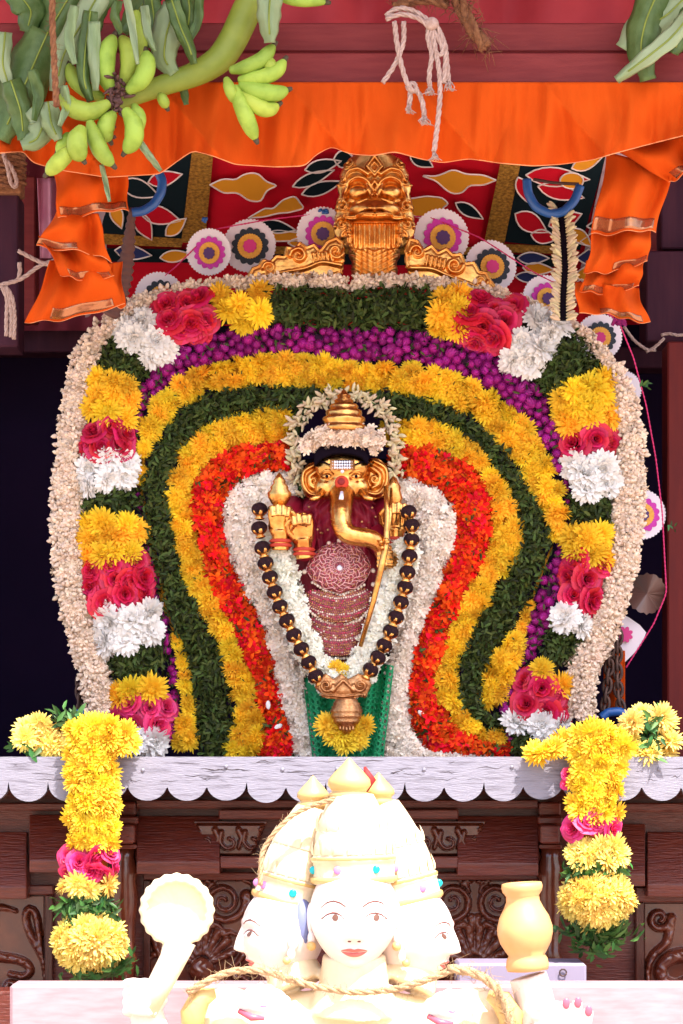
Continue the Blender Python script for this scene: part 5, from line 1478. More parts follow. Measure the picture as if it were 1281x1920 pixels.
for pl_ in ([(394, 342), (418, 330), (444, 333), (452, 324), (470, 319), (486, 321), (498, 336), (522, 343), (500, 352), (490, 374), (466, 372), (446, 356), (420, 358)],
            [(930, 333), (906, 323), (872, 322), (850, 312), (838, 318), (818, 326), (788, 324), (818, 334), (836, 352), (852, 360), (872, 355), (878, 342), (906, 343)],
            [(466, 404), (498, 385), (512, 388), (530, 370), (554, 362), (562, 375), (572, 386), (542, 394), (522, 395), (496, 402)],
            [(768, 368), (800, 363), (830, 366), (842, 378), (828, 386), (842, 396), (834, 404), (800, 406), (772, 400)], [(470, 440), (520, 426), (560, 432), (590, 420), (570, 446), (520, 448)]):
    patch('trefoil', [tuple(p) for p in smooth_poly(pl_ + pl_[:1], 40, 3)[:-1]], M['ceil_ochre'], .0045)
patch('round_motif', [(1072 + 22 * math.cos(a), 332 + 15 * math.sin(a)) for a in np.linspace(0, 6.283, 18, endpoint=False)], M['ceil_ochre'], .007)
for i, (x, y, c) in enumerate(((1158, 322, 'ceil_red'), (1152, 352, 'ceil_blue'), (1140, 386, 'ceil_ochre'), (1124, 420, 'ceil_navy'), (1112, 448, 'ceil_red'), (1104, 480, 'ceil_blue'), (1098, 512, 'ceil_ochre'), (1090, 536, 'ceil_red'))):
    patch('diamond', [(x - 24, y), (x, y - 17), (x + 24, y - 6), (x + 2, y + 16)], M[c], .004)

# ================================================================== orange valance and side drapes
vb = smooth_poly([(-40, 290), (45, 283), (60, 304), (110, 318), (200, 332), (300, 326), (335, 300), (362, 282), (400, 292), (440, 308), (520, 313), (572, 311), (592, 290), (622, 274), (655, 288), (700, 292), (740, 284), (790, 298), (830, 305), (880, 297), (940, 306), (1000, 311), (1050, 308), (1110, 300), (1150, 288), (1210, 272), (1290, 252), (1400, 240)], 400, 9)
def val_pt(u, v, off=0.0):
    x = -40 + 1440 * u; yb = np.interp(x, vb[:, 0], vb[:, 1]); y = 154 + (yb - 154) * v
    f = .0035 * math.sin(x * .095 + 2.3 * math.sin(x * .017)) + .006 * math.sin(x * .047 + v * 2.6 + 1 + math.sin(x * .009)) + .0016 * math.sin(x * .2 + v * 1.2 + 3 * math.sin(x * .02))
    f += (.020 * v * math.sin(x * .0335 + .9 * math.sin(x * .011) + v * 1.4) + .009 * v * math.sin(x * .026 - v * 4.5))
    f += .005 * math.sin(x * .075 + y * .022 + 2.5 * math.sin(x * .013)) * (1 - .5 * v) + .004 * math.sin(x * .13 - y * .02 + 3 * math.sin(x * .017)) * (1 - v) - .009 * v * (1 - abs(math.sin(x * .021 + y * .006 + .8 * math.sin(x * .009)))) ** 5 + .008 * (1 - abs(math.sin(x * .013 - y * .011 + 1))) ** 7
    return P(x, y, -.425 - .012 * v - f * (.5 + 1.3 * v) + off)
val = cloth('valance', lambda u, v: val_pt(u, v), 420, 40, M['orange'], None, .001)
tag(val, 'gathered orange cloth valance hanging below the top beam', 'valance')
mb = MB(); mb.tube([val_pt(u, 1.0) for u in np.linspace(0, 1, 420)], .0009, 6); mb.build('hem', M['hem'], val)
def coons(TL, TR, BR_, BL_, Y0, fold=.012, seed=0, n=34, wob=2.5):
    r = random.Random(seed); ph = r.random() * 6
    TL, TR, BR_, BL_ = [np.array(p, float) for p in (TL, TR, BR_, BL_)]
    def f(u, v):
        p = (TL * (1 - u) + TR * u) * (1 - v) + (BL_ * (1 - u) + BR_ * u) * v
        pl_ = math.sin(u * 17 + ph + 1.5 * v + math.sin(u * 5 + ph))
        w_ = pl_ * fold * .4 + math.sin(u * 8 - v * 2 + ph * 2) * fold * .8 + math.sin(u * 4 + v * 6 + ph) * fold * .5 - .35 * fold * math.sin(math.pi * v)
        p = p + np.array([-1.5 * math.sin(math.pi * v) * (2 * u - 1) + 4 * math.sin(v * 4 + ph) * math.sin(math.pi * v), (wob * pl_ + 5 * math.sin(u * 5 + ph)) * v ** 2])
        return P(p[0], p[1], Y0 + w_)
    return f
def drape(label, panels, foils, group='orange side drapes'):
    t = thing('side_drape', label, 'drape', P(panels[-1][2][0], panels[-1][2][1], -.3), group)
    for i, (a, b_, c, d, Y0) in enumerate(panels):
        fn = coons(a, b_, c, d, Y0, .020, i * 7 + 1)
        o = cloth('cloth_tier', fn, 34, 26, M['orange'], t, .001)
        mb = MB(); mb.tube([fn(u, 1.0) for u in np.linspace(0, 1, 34)], .0007, 5); mb.build('hem', M['hem'], o)
        f0, f1 = foils[i]
        if f1 > f0:
            cloth('foil_ribbon', lambda u, v, fn=fn, f0=f0, f1=f1: fn(f0 + (f1 - f0) * u, .80 + .17 * v) + Vector((0, -.0022, 0)), 30, 5, M['foil'], t, .0006)
drape('orange cloth drape in folded tiers at the upper left of the arch',
      [((98, 316), (238, 316), (242, 398), (108, 404), -.33), ((106, 396), (184, 400), (210, 490), (68, 456), -.30), ((72, 442), (190, 470), (214, 524), (112, 516), -.27), ((94, 488), (196, 486), (234, 576), (46, 606), -.24), ((170, 500), (230, 490), (236, 570), (170, 580), -.20)],
      [(.05, .98), (.0, .55), (.2, .95), (.25, .9), (0, 0)])
drape('orange cloth drape in folded tiers at the upper right of the arch',
      [((1138, 284), (1262, 318), (1230, 438), (1108, 434), -.33), ((1150, 280), (1310, 250), (1310, 322), (1254, 338), -.36), ((1110, 436), (1222, 428), (1214, 496), (1094, 512), -.30), ((1100, 488), (1208, 490), (1198, 542), (1086, 547), -.27), ((1078, 528), (1198, 540), (1220, 600), (1086, 590), -.25)],
      [(.02, .95), (.3, .95), (.45, .98), (.05, .9), (.3, .9)])

# ================================================================== paper rosettes and their string
def scal(r, n, d, Y0, Y1, cx, cy, m, parent, nm, k=5):
    N_ = n * k; pts = [(cx + (r + d * abs(math.sin(math.pi * i / k)) - d) * math.cos(6.283 * i / N_), cy + (r + d * abs(math.sin(math.pi * i / k)) - d) * math.sin(6.283 * i / N_)) for i in range(N_)]
    mb = MB(); mb.prism(pts, Y0, Y1); return mb.build(nm, m, parent, False)
ROS = [(303, 556, 48, 'n', 'navy-ringed paper rosette above the left shoulder, partly behind the ivory rope'), (394, 473, 44, 'p', 'purple-ringed paper rosette, leftmost of the upright pair at upper left'),
       (468, 460, 51, 'n', 'navy-ringed paper rosette with magenta centre overlapping its purple neighbour at left'), (604, 437, 49, 'p', 'purple-ringed paper rosette tucked just left of the gold lion face'),
       (828, 444, 53, 'p', 'purple-ringed paper rosette with torn violet centre right of the gold lion face'), (922, 498, 50, 'n', 'navy-ringed paper rosette with magenta centre above the right gold wing'),
       (1026, 558, 46, 'p', 'purple-ringed paper rosette half behind the hanging bud string'), (1122, 632, 44, 'n', 'navy-ringed paper rosette peeking out beside the right shoulder of the arch'),
       (1168, 730, 36, 'x', 'plain white edge of a paper rosette behind the right ivory rope'), (1204, 964, 48, 'p', 'purple-ringed paper rosette standing out beyond the right ivory rope')]
for i, (cx, cy, r, k, lab) in enumerate(ROS):
    Y0 = .05 + .006 * (i % 3)
    t = thing('paper_rosette', lab, 'rosette', P(cx, cy + r, Y0), 'paper rosettes on the string')
    scal(r, 44, 2.4, Y0, Y0 + .002, cx, cy, M['paper_white'], t, 'backing_disc', 4)
    if k == 'x': continue
    scal(r * .70, 14, 4.5, Y0 - .003, Y0 - .001, cx + 2, cy + 1, M['paper_navy' if k == 'n' else 'paper_purple'], t, 'petal_ring', 6)
    scal(r * .47, 30, 1.6, Y0 - .006, Y0 - .004, cx + 2, cy + 1, M['paper_ochre'], t, 'ochre_disc', 4)
    scal(r * (.26), 9, 2.0, Y0 - .009, Y0 - .007, cx + 2, cy + 1, M['paper_magenta' if k == 'n' else 'paper_violet'], t, 'centre_disc', 5)
    t.rotation_euler = (R(rng.uniform(-10, 10)), R(rng.uniform(-3, 3)), R(rng.uniform(-14, 14)))
t = thing('paper_rosette', 'brown back of a turned paper rosette low on the pink string', 'rosette', P(1212, 1150, .06), 'paper rosettes on the string')
mb = MB(); n = 40; c0 = P(1212, 1114, .06)
V = [c0 + Vector((0, -.012, 0))]
for i in range(n):
    a = 6.283 * i / n; rr = .038 + .002 * math.cos(a * 16); V.append(c0 + Vector((rr * math.cos(a), .018 * math.cos(2 * a + 1), rr * math.sin(a))))
mb.add(V, [(0, 1 + i, 1 + (i + 1) % n) for i in range(n)]); o = mb.build('crumpled_disc', M['paper_brown'], t, False); o.modifiers.new('thickness', 'SOLIDIFY').thickness = .001
t = thing('paper_rosette', 'crumpled pale pink paper rosette with magenta centre beside the right chain', 'rosette', P(1176, 1240, .07), 'paper rosettes on the string')
pts = [(1164, 1150), (1180, 1158), (1200, 1172), (1212, 1186), (1204, 1206), (1190, 1224), (1172, 1242), (1158, 1226), (1150, 1190)]
mb = MB(); mb.prism(pts, .07, .072); o = mb.build('crumpled_disc', M['paper_white'], t, False)
scal(16, 8, 5, .062, .066, 1172, 1190, M['paper_magenta'], t, 'centre_disc', 5)
for lab, pts in (('thin pink string joining the rosettes over the top of the arch', [(255, 560, .06), (330, 500, .055), (400, 430, .05), (500, 412, .048), (600, 400, .048), (700, 410, .05), (800, 405, .05), (900, 445, .05), (1000, 510, .045), (1090, 555, .02), (1160, 602, 0)]),
                 ('thin pink string hanging down the right side of the arch', [(1160, 602, 0), (1188, 670, 0), (1212, 760, .01), (1230, 860, .02), (1242, 960, .03), (1250, 1112, .035), (1226, 1170, .04), (1174, 1252, .05)])):
    o = rope(PX(pts, 0), .0017, M['string'], name='pink_string', strands=2, n=160); tag(o, lab, 'string')
t = thing('foil_tassel', 'tiny shiny pink foil tassel at the bend of the pink string', 'tassel', P(1160, 612, -.02))
for k in range(9):
    mb = MB(); a = rng.uniform(-1, 1); mb.add([P(1158 + 8 * a, 598 + rng.uniform(-4, 4), -.02), P(1166 + 10 * a, 600, -.022), P(1162 + 16 * a, 612, -.03), P(1156 + 12 * a, 608, -.026)], [(0, 1, 2, 3)])
    mb.build('foil_strip', M['pinkfoil'], t, False)
for j, (x, y, lab) in enumerate(((388, 414, 'small blue foil knot on the string at upper left'), (606, 398, 'small blue foil knot beside the gold lion face'))):
    t = thing('foil_knot', lab, 'knot', P(x, y, .045), 'foil knots on the string')
    for k in range(5):
        mb = MB(); mb.ell(P(x + rng.uniform(-7, 7), y + rng.uniform(-5, 5), .04), (.005, .003, .003), 8, 5, rot=(0, rng.uniform(0, 3), 0)); mb.build('foil_loop', M['hose'], t)
for k, (x, y, lab) in enumerate(((1206, 722, 'tiny leaf sprig caught on the string beside the right rope'), (1258, 988, 'tiny green tinsel scrap at the right edge'))):
    t = thing('leaf_scrap', lab, 'leaf', P(x, y, 0)); pos = np.array([P(x + rng.uniform(-8, 8), y + rng.uniform(-6, 6), 0) for _ in range(7)])
    mass(t, 'leaflets', [LEAF], pos, np.tile([0, -1., 0], (7, 1)), .014, M['fresh_leaf'], .5)

# ================================================================== chains, hoses, bud string
def chain(label, pts, n, r=.012, w=.0032, group='iron chains'):
    q = smooth_poly(pts, n, 3); t = thing('iron_chain', label, 'chain', P(*q[-1]), group)
    V3 = [P(*v) for v in q]
    lk = MB(); K = 18
    loop = [Vector((r * .62 * math.cos(a), 0, r * 1.25 * math.sin(a))) for a in np.linspace(0, 6.283, K)]
    lk.tube(loop, w, 8, caps=False); me = lk.mesh('link', M['iron'])
    for i in range(n - 1):
        mid = (V3[i] + V3[i + 1]) / 2; dr = (V3[i + 1] - V3[i]).normalized()
        link('link', me, t, None, Matrix.Translation(mid) @ dr.to_track_quat('Z', 'Y').to_matrix().to_4x4() @ Matrix.Rotation(R(20 + 80 * (i % 2)), 4, 'Z'))
    return t
chain('rusty iron chain hanging beside the lower right rope, left strand', [(1146, 1190, .03), (1142, 1260, .03), (1134, 1330, .03), (1132, 1382, .03)], 12)
chain('rusty iron chain hanging beside the lower right rope, right strand', [(1160, 1170, .035), (1158, 1240, .035), (1160, 1300, .035), (1168, 1350, .035)], 12)
chain('dark chain stub at the lower left behind the ivory rope', [(150, 1270, .06), (150, 1320, .06), (154, 1360, .06)], 6)
o = cloth('orange_scrap', lambda u, v: P(1132 + 40 * u, 1220 + 120 * v, .06 + .006 * math.sin(u * 9)), 12, 8, M['orange']); tag(o, 'orange cloth scrap behind the lower right chains', 'cloth')
def hose(label, pts, r, Y):
    mb = MB(); q = smooth_poly(pts, 40, 7); mb.tube([P(x, y, Y) for x, y in q], r, 14); o = mb.build('blue_hose', M['hose'], None); tag(o, label, 'hose', 'blue hose sleeves'); return o
hose('blue plastic hose sleeve curving at the upper left of the canopy', [(298, 324), (305, 340), (302, 362), (288, 384), (268, 396), (248, 398)], .0085, -.20)
hose('blue plastic hose sleeve bent in a U above the bud string', [(988, 336), (990, 362), (1004, 388), (1030, 401), (1056, 398), (1078, 376), (1088, 348)], .0085, -.10)
hose('blue plastic hose sleeve at the foot of the lower right chains', [(1128, 1346), (1140, 1336), (1160, 1334), (1180, 1342), (1186, 1352)], .0085, .02)
hose('short blue plastic hose at the lower left beside the yellow garland', [(128, 1350), (142, 1340), (160, 1336)], .0085, -.02)
mb = MB(); q = smooth_poly([(1000, 336), (1040, 343), (1086, 345)], 12, 3); mb.tube([P(x, y, -.10) for x, y in q], .003, 8); o = mb.build('hook_bar', M['iron'], None); tag(o, 'thin grey metal bar closing the upper right blue hose', 'bar')
# dark wrapped cord on the left
q = smooth_poly([(248, 392, -.18), (244, 430, -.15), (240, 470, -.12), (232, 520, -.10), (222, 560, -.09), (206, 592, -.08)], 50, 5)
mb = MB(); mb.tube([P(*v) for v in q], [(.006 + .010 * min(1, i / 30)) * (1 + .18 * math.sin(i * 1.9)) for i in range(50)], 12); wr_ = mb.build('wrapped_chain', M['dry'], None)
tag(wr_, 'dark wrapped chain hanging from the upper left blue hose', 'chain')
t = thing('bud_string', 'upright string of cream buds hanging at the upper right of the arch', 'garland', P(1058, 585, -.09))
q = smooth_poly([(1050, 380), (1056, 440), (1060, 500), (1056, 560), (1056, 600)], 40, 5)
mb = MB(); mb.tube([P(x, y, -.085) for x, y in q], .010, 10); mb.build('dark_cord', M['black'], t)
BUD_ME = MB(); BUD_ME.lathe([(.06, 0), (.12, .2), (.17, .55), (.13, .85), (.02, 1.0)], 7, cap=False); bm_ = BUD_ME.mesh('cream_bud', M['bud'])
for i, (x, y) in enumerate(q):
    if i < 2: continue
    for s_ in (-1, 1, -1, 1):
        a = rng.uniform(.6, 1.35) * s_ + rng.normal(0, .15); dr = Vector((math.sin(a), -rng.uniform(.2, .7), math.cos(a) * .75))
        link('cream_bud', bm_, t, None, frame(dr, rng.uniform(0, 6), P(x + 6 * s_, y, -.094), .021 * rng.uniform(.8, 1.15)))

# ================================================================== garlands draped over the shelf
def sph_pts(cx, cy, rx, ry_, Y0, dep, n):
    pos, nr = [], []
    for i in range(n):
        z = 1 - (i + .5) / n; ph = i * 2.39996; rr = math.sqrt(1 - z * z); dx, dz = rr * math.cos(ph), rr * math.sin(ph)
        pos.append(P(cx + rx * dx, cy - ry_ * dz, Y0 - dep * z)); nr.append((dx, -z - .15, dz))
    return pos, nr
def hang(label, A, B, segs, ball, green, top, Y0=-.315):
    b = Band(A, B, Y0, .034); t = thing('draped_garland', label, 'garland', P(*ball[:2], Y0), 'garlands draped over the shelf')
    b.core(t, M['core_yel'], drop=.014)
    for kind, y0, y1 in segs:
        mid = (b.A + b.B) / 2; d0, d1 = [np.interp(y, mid[:, 1], b.cum) for y in (y0, y1)]
        if kind == 'g': leaves(t, b, d0, d1, M['fresh_leaf'], 1.3, .024); continue
        ms, sp, sz, nm = {'l': (LEM, 23, .0225, 'chrysanthemum'), 'c': (PAL, 24, .025, 'chrysanthemum'), 'p': (PINK, 25, .023, 'rose')}[kind]
        d, q = b.scatter(sp, d0, d1, .3, .5); p, n = b.at(d, q); put_flowers(t, nm, ms, p, n, sz, .4)
    cx, cy, rx, ry_, n = ball
    mb = MB(); mb.ell(P(cx, cy, Y0 - .01), (rx * .00066, .03, ry_ * .00066), 16, 10); mb.build('garland_core', M['core_yel'], t)
    p, nr = sph_pts(cx, cy, rx * .72, ry_ * .72, Y0 - .01, .045, n); put_flowers(t, 'chrysanthemum', PAL, p, nr, .029, .25)
    pos, nrm = [], []
    for (gx, gy, sx, sy, k) in green:
        for _ in range(k):
            x, y = gx + rng.normal(0, sx), gy + rng.normal(0, sy); pos.append(P(x, y, Y0 - .012 + rng.normal(0, .012))); nrm.append(((x - cx) / 60, -1, -(y - cy) / 60))
    mass(t, 'leaf_sprigs', [LEAF], np.array(pos), np.array(nrm), .026, M['fresh_leaf'], .5)
    p = [P(x, y, Y0 + rng.uniform(-.03, .0)) for x, y in top]; put_flowers(t, 'chrysanthemum', LEM, p, [(0, -1, .4)] * len(p), .0245, .4)
    return t
hang('yellow chrysanthemum garland draped over the left of the shelf, pink band, leafy ball below', [(130, 1356), (130, 1480), (128, 1590), (118, 1650), (114, 1722)], [(214, 1356), (216, 1480), (214, 1590), (220, 1650), (214, 1722)],
     [('l', 1356, 1590), ('p', 1600, 1640), ('c', 1652, 1688), ('g', 1690, 1722)], (170, 1768, 72, 56, 26), [(200, 1808, 24, 10, 170), (170, 1822, 24, 6, 90)],
     [(140, 1372), (165, 1362), (190, 1362), (212, 1368), (232, 1376), (240, 1394), (225, 1402), (205, 1388), (150, 1392), (180, 1380)])
hang('yellow chrysanthemum garland draped over the right of the shelf, pink band, leafy ball below', [(1076, 1366), (1072, 1480), (1070, 1535), (1066, 1590), (1066, 1650)], [(1160, 1366), (1162, 1480), (1160, 1535), (1162, 1590), (1170, 1650)],
     [('l', 1366, 1530), ('p', 1538, 1572), ('c', 1580, 1620), ('g', 1620, 1652)], (1120, 1688, 76, 54, 26), [(1120, 1744, 32, 12, 240), (1118, 1768, 18, 12, 110)],
     [(1085, 1378), (1110, 1370), (1135, 1372), (1158, 1384), (1168, 1402), (1060, 1392), (1040, 1404), (1020, 1412), (1005, 1414), (1150, 1415)])
def bouquet(label, fl, gr, Y0=-.27):
    t = thing('shelf_bouquet', label, 'flowers', P(fl[0][0], 1416, Y0), 'bouquets at the ends of the shelf')
    p = [P(x, y, Y0 + rng.uniform(-.02, .01)) for x, y in fl]; put_flowers(t, 'chrysanthemum', PAL, p, [(0, -1, .3)] * len(p), .025, .5)
    pos = np.array([P(gx + rng.normal(0, sx), gy + rng.normal(0, sy), Y0 - .012 + rng.normal(0, .01)) for gx, gy, sx, sy, k in gr for _ in range(k)])
    mass(t, 'leaf_sprigs', [LEAF], pos, np.tile([0, -1., .2], (len(pos), 1)), .026, M['fresh_leaf'], .6)
bouquet('yellow chrysanthemum bunch with leaves at the left end of the shelf', [(52, 1368), (76, 1358), (100, 1364), (60, 1390), (86, 1388), (108, 1396), (92, 1404), (46, 1384)], [(130, 1350, 14, 8, 60), (60, 1404, 14, 5, 24)])
bouquet('yellow chrysanthemum bunch with leaves at the right end of the shelf', [(1186, 1356), (1204, 1340), (1182, 1384), (1196, 1406), (1216, 1412), (1250, 1360), (1258, 1390), (1240, 1346), (1246, 1412)], [(1226, 1378, 9, 20, 90)])
t = thing('fallen_rose', 'pink rose petals caught between shelf edge and right draped garland', 'flower', P(1068, 1470, -.33))
put_flowers(t, 'rose', PINK, [P(1066, 1452, -.325), P(1062, 1470, -.325), P(1030, 1413, -.29)], [(0, -1, .2)] * 3, .013, .3)
for x, y, lab in ((503, 1322, 'white petal fallen on the lower left red band'), (790, 1338, 'white petal fallen on the lower right red band'), (522, 1362, 'crushed pale pink petal on the left red band near the shelf')):
    mb = MB(); mb.ell(P(x, y, -.05), (.0085, .0016, .0045), 12, 6, rot=(.5, rng.uniform(0, 3), .4)); o = mb.build('petal', M['white_petal'], None); tag(o, lab, 'petal', 'fallen petals')

# ================================================================== bananas and leaves, upper left
BY = -.50
bun = thing('banana_bunch', 'green banana bunch on a curved stalk hanging at the upper left', 'bananas', P(220, 320, BY))
q = smooth_poly([(492, -40), (462, 20), (440, 70), (414, 112), (370, 138), (310, 158), (235, 186), (205, 200)], 40, 7)
mb = MB(); mb.tube([P(x, y, BY + .02) for x, y in q], list(np.interp(np.linspace(0, 1, 40), [0, .4, .7, 1], [.026, .0245, .018, .014])), 18); mb.build('stalk', M['stalk'], bun)
def banana(pts, r, Y=BY, tip=True):
    q = smooth_poly([(*p, 0) for p in pts], 18, 5); prof = np.interp(np.linspace(0, 1, 18), [0, .12, .3, .6, .85, .95, 1], [.45, .62, .92, 1, .82, .5, .34])
    mb = MB(); mb.tube([P(x, y, Y - .010 * math.sin(math.pi * i / 17)) for i, (x, y, _) in enumerate(q)], list(prof * r * .001 * 1.08), 5); o = mb.build('banana', M['banana'], bun)
    sb = o.modifiers.new('round', 'SUBSURF'); sb.levels = 1; sb.render_levels = 1
    if tip:
        mb = MB(); e = P(q[-1][0], q[-1][1], Y); dr = (e - P(q[-2][0], q[-2][1], Y)).normalized(); mb.tube([e - dr * .003, e + dr * .004, e + dr * .008], [.0055, .0042, .0028], 8); mb.build('tip', M['banana_tip'], o)
for pts, r in (([(430, 132), (462, 126), (492, 112), (514, 84)], 17), ([(446, 150), (490, 146), (520, 134), (534, 112)], 17), ([(448, 158), (486, 172), (516, 176), (540, 168)], 19), ([(452, 172), (480, 198), (504, 208), (522, 196)], 17),
               ([(440, 160), (452, 196), (466, 230), (480, 262)], 18), ([(424, 146), (432, 170), (442, 192)], 13), ([(500, 132), (508, 122), (508, 112)], 12)): banana(pts, r, BY - .03)
for pts, r, dy in (([(212, 176), (196, 140), (198, 100), (214, 66)], 21, -.04), ([(226, 166), (244, 130), (242, 94), (226, 68)], 20, -.03), ([(238, 172), (266, 150), (277, 122), (274, 96)], 20, -.05), ([(206, 192), (170, 212), (136, 204), (114, 176)], 20, -.06),
                   ([(168, 226), (176, 256), (190, 286), (212, 310)], 18, -.07), ([(154, 238), (144, 262), (146, 284), (156, 300)], 22, -.09), ([(142, 276), (122, 292), (104, 310), (88, 326)], 18, -.08), ([(234, 204), (252, 232), (252, 262), (234, 286)], 20, -.07),
                   ([(214, 212), (200, 228), (196, 248), (206, 264)], 19, -.05), ([(196, 184), (166, 172), (140, 150), (128, 120)], 18, -.02), ([(250, 196), (262, 220), (258, 250)], 15, -.03), ([(300, 176), (306, 188), (312, 200)], 12, -.01), ([(128, 250), (116, 272), (108, 286)], 12, -.02),
                   ([(254, 20), (262, 60), (258, 100), (250, 130)], 19, .0)): banana(pts, r, BY + dy)
for k in range(60):
    if k % 6 == 0: mb = MB()
    a = P(218 + rng.normal(0, 9), 190 + rng.normal(0, 22), BY - .05); e = Vector(rng.normal(0, .010, 3)); mb.tube([a, a + e * .6, a + e], [.003, .0035, .0012], 5)
    if k % 6 == 5: mb.build('dry_flower_stub', M['dry'], bun, kind='stuff')
def blade(pts, w_, m, parent, Y=BY, curl=.3, seed=0, nm='leaf_strip', taper=True):
    q = smooth_poly(pts, 22, 7); r = random.Random(seed + int(pts[0][0] * 7 + pts[0][1])); ph = r.random() * 6; rows = []
    T = np.gradient(q, axis=0); T /= np.linalg.norm(T, axis=1, keepdims=True) + 1e-9
    for i, (x, y) in enumerate(q):
        t = i / 21; ww = w_ * (math.sin(math.pi * min(.93, .25 + t * .72)) ** .5 if taper else 1) * (1 + .06 * math.sin(t * 23 + ph)) + 1; row = []
        for j in range(9):
            s_ = j / 4 - 1; nx, ny = -T[i][1], T[i][0]
            row.append(P(x + nx * ww * .5 * s_, y + ny * ww * .5 * s_, Y + curl * w_ * .001 * (s_ * s_ - .3) + .006 * math.sin(t * 5 + ph + s_ * 2) + .0022 * math.sin(s_ * 14 + t * 3)))
        rows.append(row)
    mb = MB(); mb.grid(rows); o = mb.build(nm, m, parent); md = o.modifiers.new('thickness', 'SOLIDIFY'); md.thickness = .0009
    if w_ < 26: return o
    q = q[:19]
    mb = MB(); mb.tube([P(x, y, Y - .3 * curl * w_ * .001 - .001 + .006 * math.sin(i / 21 * 5 + ph)) for i, (x, y) in enumerate(q)], .0016, 5); mb.build('midrib', M['stalk'], o)
    return o
lf = thing('banana_leaves', 'bundle of torn banana leaves tied above the green bananas', 'leaves', P(120, 260, BY))
A_, B_ = M['bleaf'], M['bleaf_pale']
for pts, w_, m, dy in (([(150, -40), (90, 60), (50, 130), (8, 186)], 62, A_, .05), ([(190, -20), (150, 50), (118, 100), (104, 172)], 52, B_, -.03), ([(90, 60), (50, 150), (24, 210), (0, 262)], 90, A_, .02), ([(170, 20), (160, 90), (156, 150), (170, 190)], 30, A_, -.06),
                       ([(176, 40), (176, 100), (180, 170)], 24, B_, -.07), ([(236, -10), (248, 50), (258, 120)], 14, B_, -.09), ([(330, 10), (312, 60), (306, 110), (326, 138)], 58, B_, .0), ([(322, 0), (338, 50), (356, 90), (364, 120)], 28, A_, -.04),
                       ([(350, -30), (356, 20), (352, 60)], 30, A_, .0), ([(280, -30), (290, 40), (284, 90)], 34, A_, .02), ([(210, -30), (180, 20), (176, 70)], 40, A_, .0), ([(60, 200), (84, 226), (70, 262), (40, 272)], 50, B_, -.02), ([(90, 190), (96, 232), (110, 262)], 38, B_, -.04),
                       ([(260, 264), (280, 292), (302, 320)], 13, B_, -.06), ([(190, 308), (198, 340), (206, 378)], 9, B_, -.05), ([(330, 130), (345, 170), (350, 196)], 18, A_, .03), ([(30, -20), (60, 20), (50, 60)], 60, A_, .04), ([(300, -40), (260, 20), (230, 60)], 50, A_, .05),
                       ([(110, -40), (100, 40), (60, 90)], 60, A_, .06), ([(20, 150), (40, 210), (44, 262)], 46, A_, -.01), ([(400, -40), (330, 0), (300, 40)], 40, A_, .05), ([(508, -30), (504, 30), (506, 80)], 46, B_, -.06), ([(140, 10), (128, 70), (140, 120)], 20, B_, -.08), ([(222, 0), (214, 30), (228, 62)], 18, A_, -.08), ([(270, 10), (276, 60), (290, 96)], 16, B_, -.06), ([(374, -20), (372, 40), (352, 84)], 18, A_, -.02), ([(120, 160), (126, 200), (112, 236)], 16, B_, -.08), ([(10, 60), (4, 120), (20, 170)], 30, B_, .0), ([(60, 130), (74, 180), (64, 226)], 22, A_, -.05)):
    blade(pts, w_, m, lf, BY + dy)
banana([(520, -4), (560, 2), (596, 2), (612, 4)], 12, BY - .02)
lf2 = thing('banana_leaf', 'torn banana leaf hanging at the upper right corner', 'leaf', P(1160, 150, -.46))
for pts, w_, m, dy in (([(1300, 20), (1260, 70), (1210, 110), (1156, 150)], 34, B_, -.03), ([(1240, -30), (1210, 40), (1200, 90), (1216, 150)], 64, A_, .0), ([(1300, -20), (1250, 30), (1190, 60), (1170, 92)], 70, B_, .02), ([(1300, 20), (1280, 60), (1262, 100)], 46, A_, -.01)):
    blade(pts, w_, m, lf2, -.46 + dy)

# ================================================================== tied ropes
t = thing('cotton_rope', 'white cotton rope knotted over the top beam with frayed ends', 'rope', P(790, 290, -.43))
for pts in ([(724, 30), (740, 14), (770, 16), (800, 34), (812, 48)], [(724, 36), (750, 24), (790, 34), (806, 52)], [(740, 40), (744, 80), (752, 120), (764, 160), (776, 172)], [(757, 40), (758, 80), (742, 120), (718, 155)],
            [(806, 44), (800, 70), (812, 100), (804, 140), (806, 162)], [(812, 40), (830, 66), (836, 96), (842, 156)], [(810, 50), (816, 90), (824, 130), (826, 180), (820, 240), (814, 284)], [(804, 44), (828, 80), (834, 104), (820, 108), (812, 80), (808, 50)],
            [(762, 160), (772, 152), (784, 160), (780, 174), (766, 172), (764, 160)], [(780, 166), (792, 186), (796, 218)], [(770, 172), (768, 196)], [(816, 40), (838, 90), (832, 156)]):
    rope(PX(pts, -.476 - .012 * rng.random()), .0046, M['rope'], t, 'strand')
for x, y in ((814, 284), (796, 218), (842, 154), (806, 162), (768, 196)):
    mb = MB()
    for k in range(16):
        a = P(x + rng.normal(0, 2), y, -.482); mb.tube([a, a + Vector((rng.normal(0, .004), rng.normal(0, .003), -.008)), a + Vector((rng.normal(0, .006), rng.normal(0, .004), -.015))], [.0012, .001, .0006], 4)
    mb.build('frayed_end', M['rope'], t)
mb = MB(); mb.ell(P(810, 44, -.486), (.012, .010, .011), 12, 8); mb.build('knot', M['rope'], t)
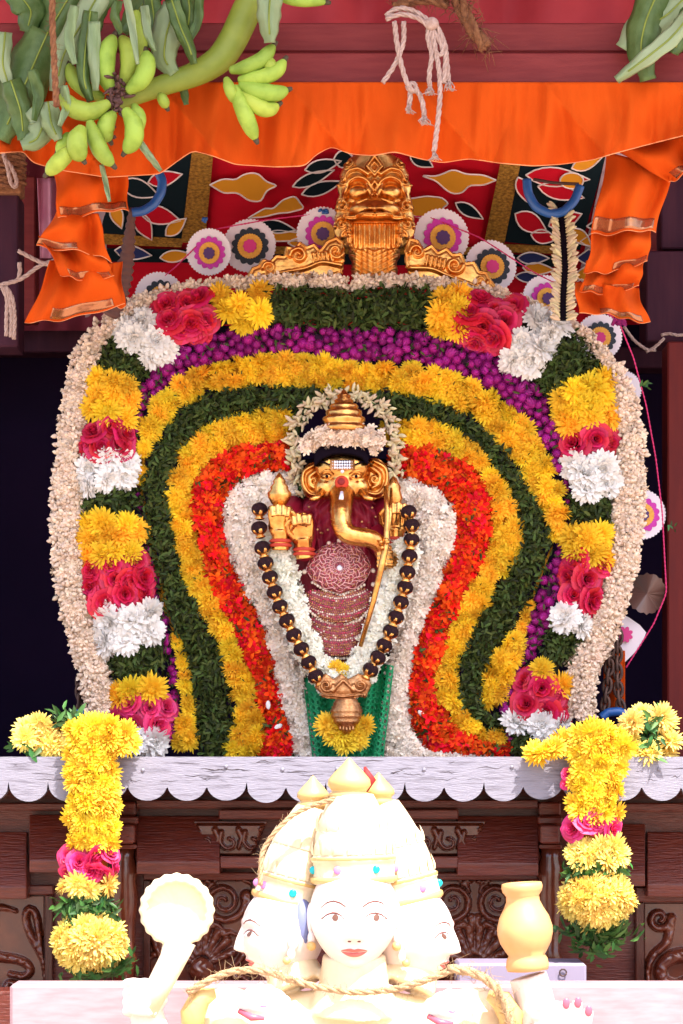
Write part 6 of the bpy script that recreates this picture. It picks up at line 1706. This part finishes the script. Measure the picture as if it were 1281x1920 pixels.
o = rope(PX([(852, -20), (866, 16), (882, 48), (900, 74), (912, 90)], -.45), .0125, M['coir'], fuzz=140, name='coir_rope'); tag(o, 'thick brown coir rope end hanging from the top beam', 'rope')
o = rope(PX([(738, 12), (770, 2), (810, -2), (840, 10)], -.44), .008, M['coir'], fuzz=160, name='coir_rope'); tag(o, 'brown coir lashing above the white rope knot', 'rope')
o = rope(PX([(98, -30), (98, 40), (102, 120), (106, 200)], BY - .09), .0058, M['coir'], fuzz=40, name='coir_rope'); tag(o, 'thin brown coir rope tying the banana leaves', 'rope')
t = thing('coir_lashing', 'brown coir lashing wound round the upper left post', 'rope', P(10, 360, 0))
for k in range(24):
    y = 60 + k * 12.5; q = [(-70, y + 6), (-20, y + rng.uniform(-3, 3)), (20, y + rng.uniform(-3, 3)), (46, y - 4)]
    rope([P(x, yy, -.012 + (.03 if x > 40 or x < -60 else 0)) for x, yy in q], .0072, M['coir'], t, 'winding', fuzz=10)
pbox('lashed_post', -60, 40, 40, 362, .002, .06, M['coir'], t)
t = thing('cotton_rope', 'white cotton rope tied round the left post with a frayed tail', 'rope', P(20, 640, -.02))
for pts in ([(-10, 536), (10, 532), (40, 524), (76, 496), (104, 488)], [(34, 470), (60, 484), (80, 494), (110, 500)], [(2, 536), (16, 548), (22, 590), (20, 632)], [(10, 536), (24, 556), (28, 600), (26, 636)], [(36, 492), (38, 510), (34, 524)], [(4, 540), (14, 556), (12, 600), (12, 630)]):
    rope(PX(pts, -.03), .0042, M['rope'], t, 'strand')
t = thing('cotton_rope', 'looped white cotton rope hanging on the coir-wrapped left post', 'rope', P(20, 360, -.03))
for pts in ([(6, 290), (14, 310), (20, 345), (28, 356), (34, 344), (22, 312), (8, 296)], [(8, 262), (6, 280), (8, 296)]): rope(PX(pts, -.035), .0042, M['rope'], t, 'strand')
t = thing('cotton_rope', 'grey cotton rope in the dark at the right edge of the shrine', 'rope', P(1260, 640, .2))
for pts in ([(1240, 628), (1256, 624), (1270, 630), (1290, 626)], [(1170, 612), (1190, 640), (1216, 658), (1230, 656)], [(1246, 634), (1230, 650), (1212, 660)]): rope(PX(pts, .2), .0032, M['rope'], t, 'strand')
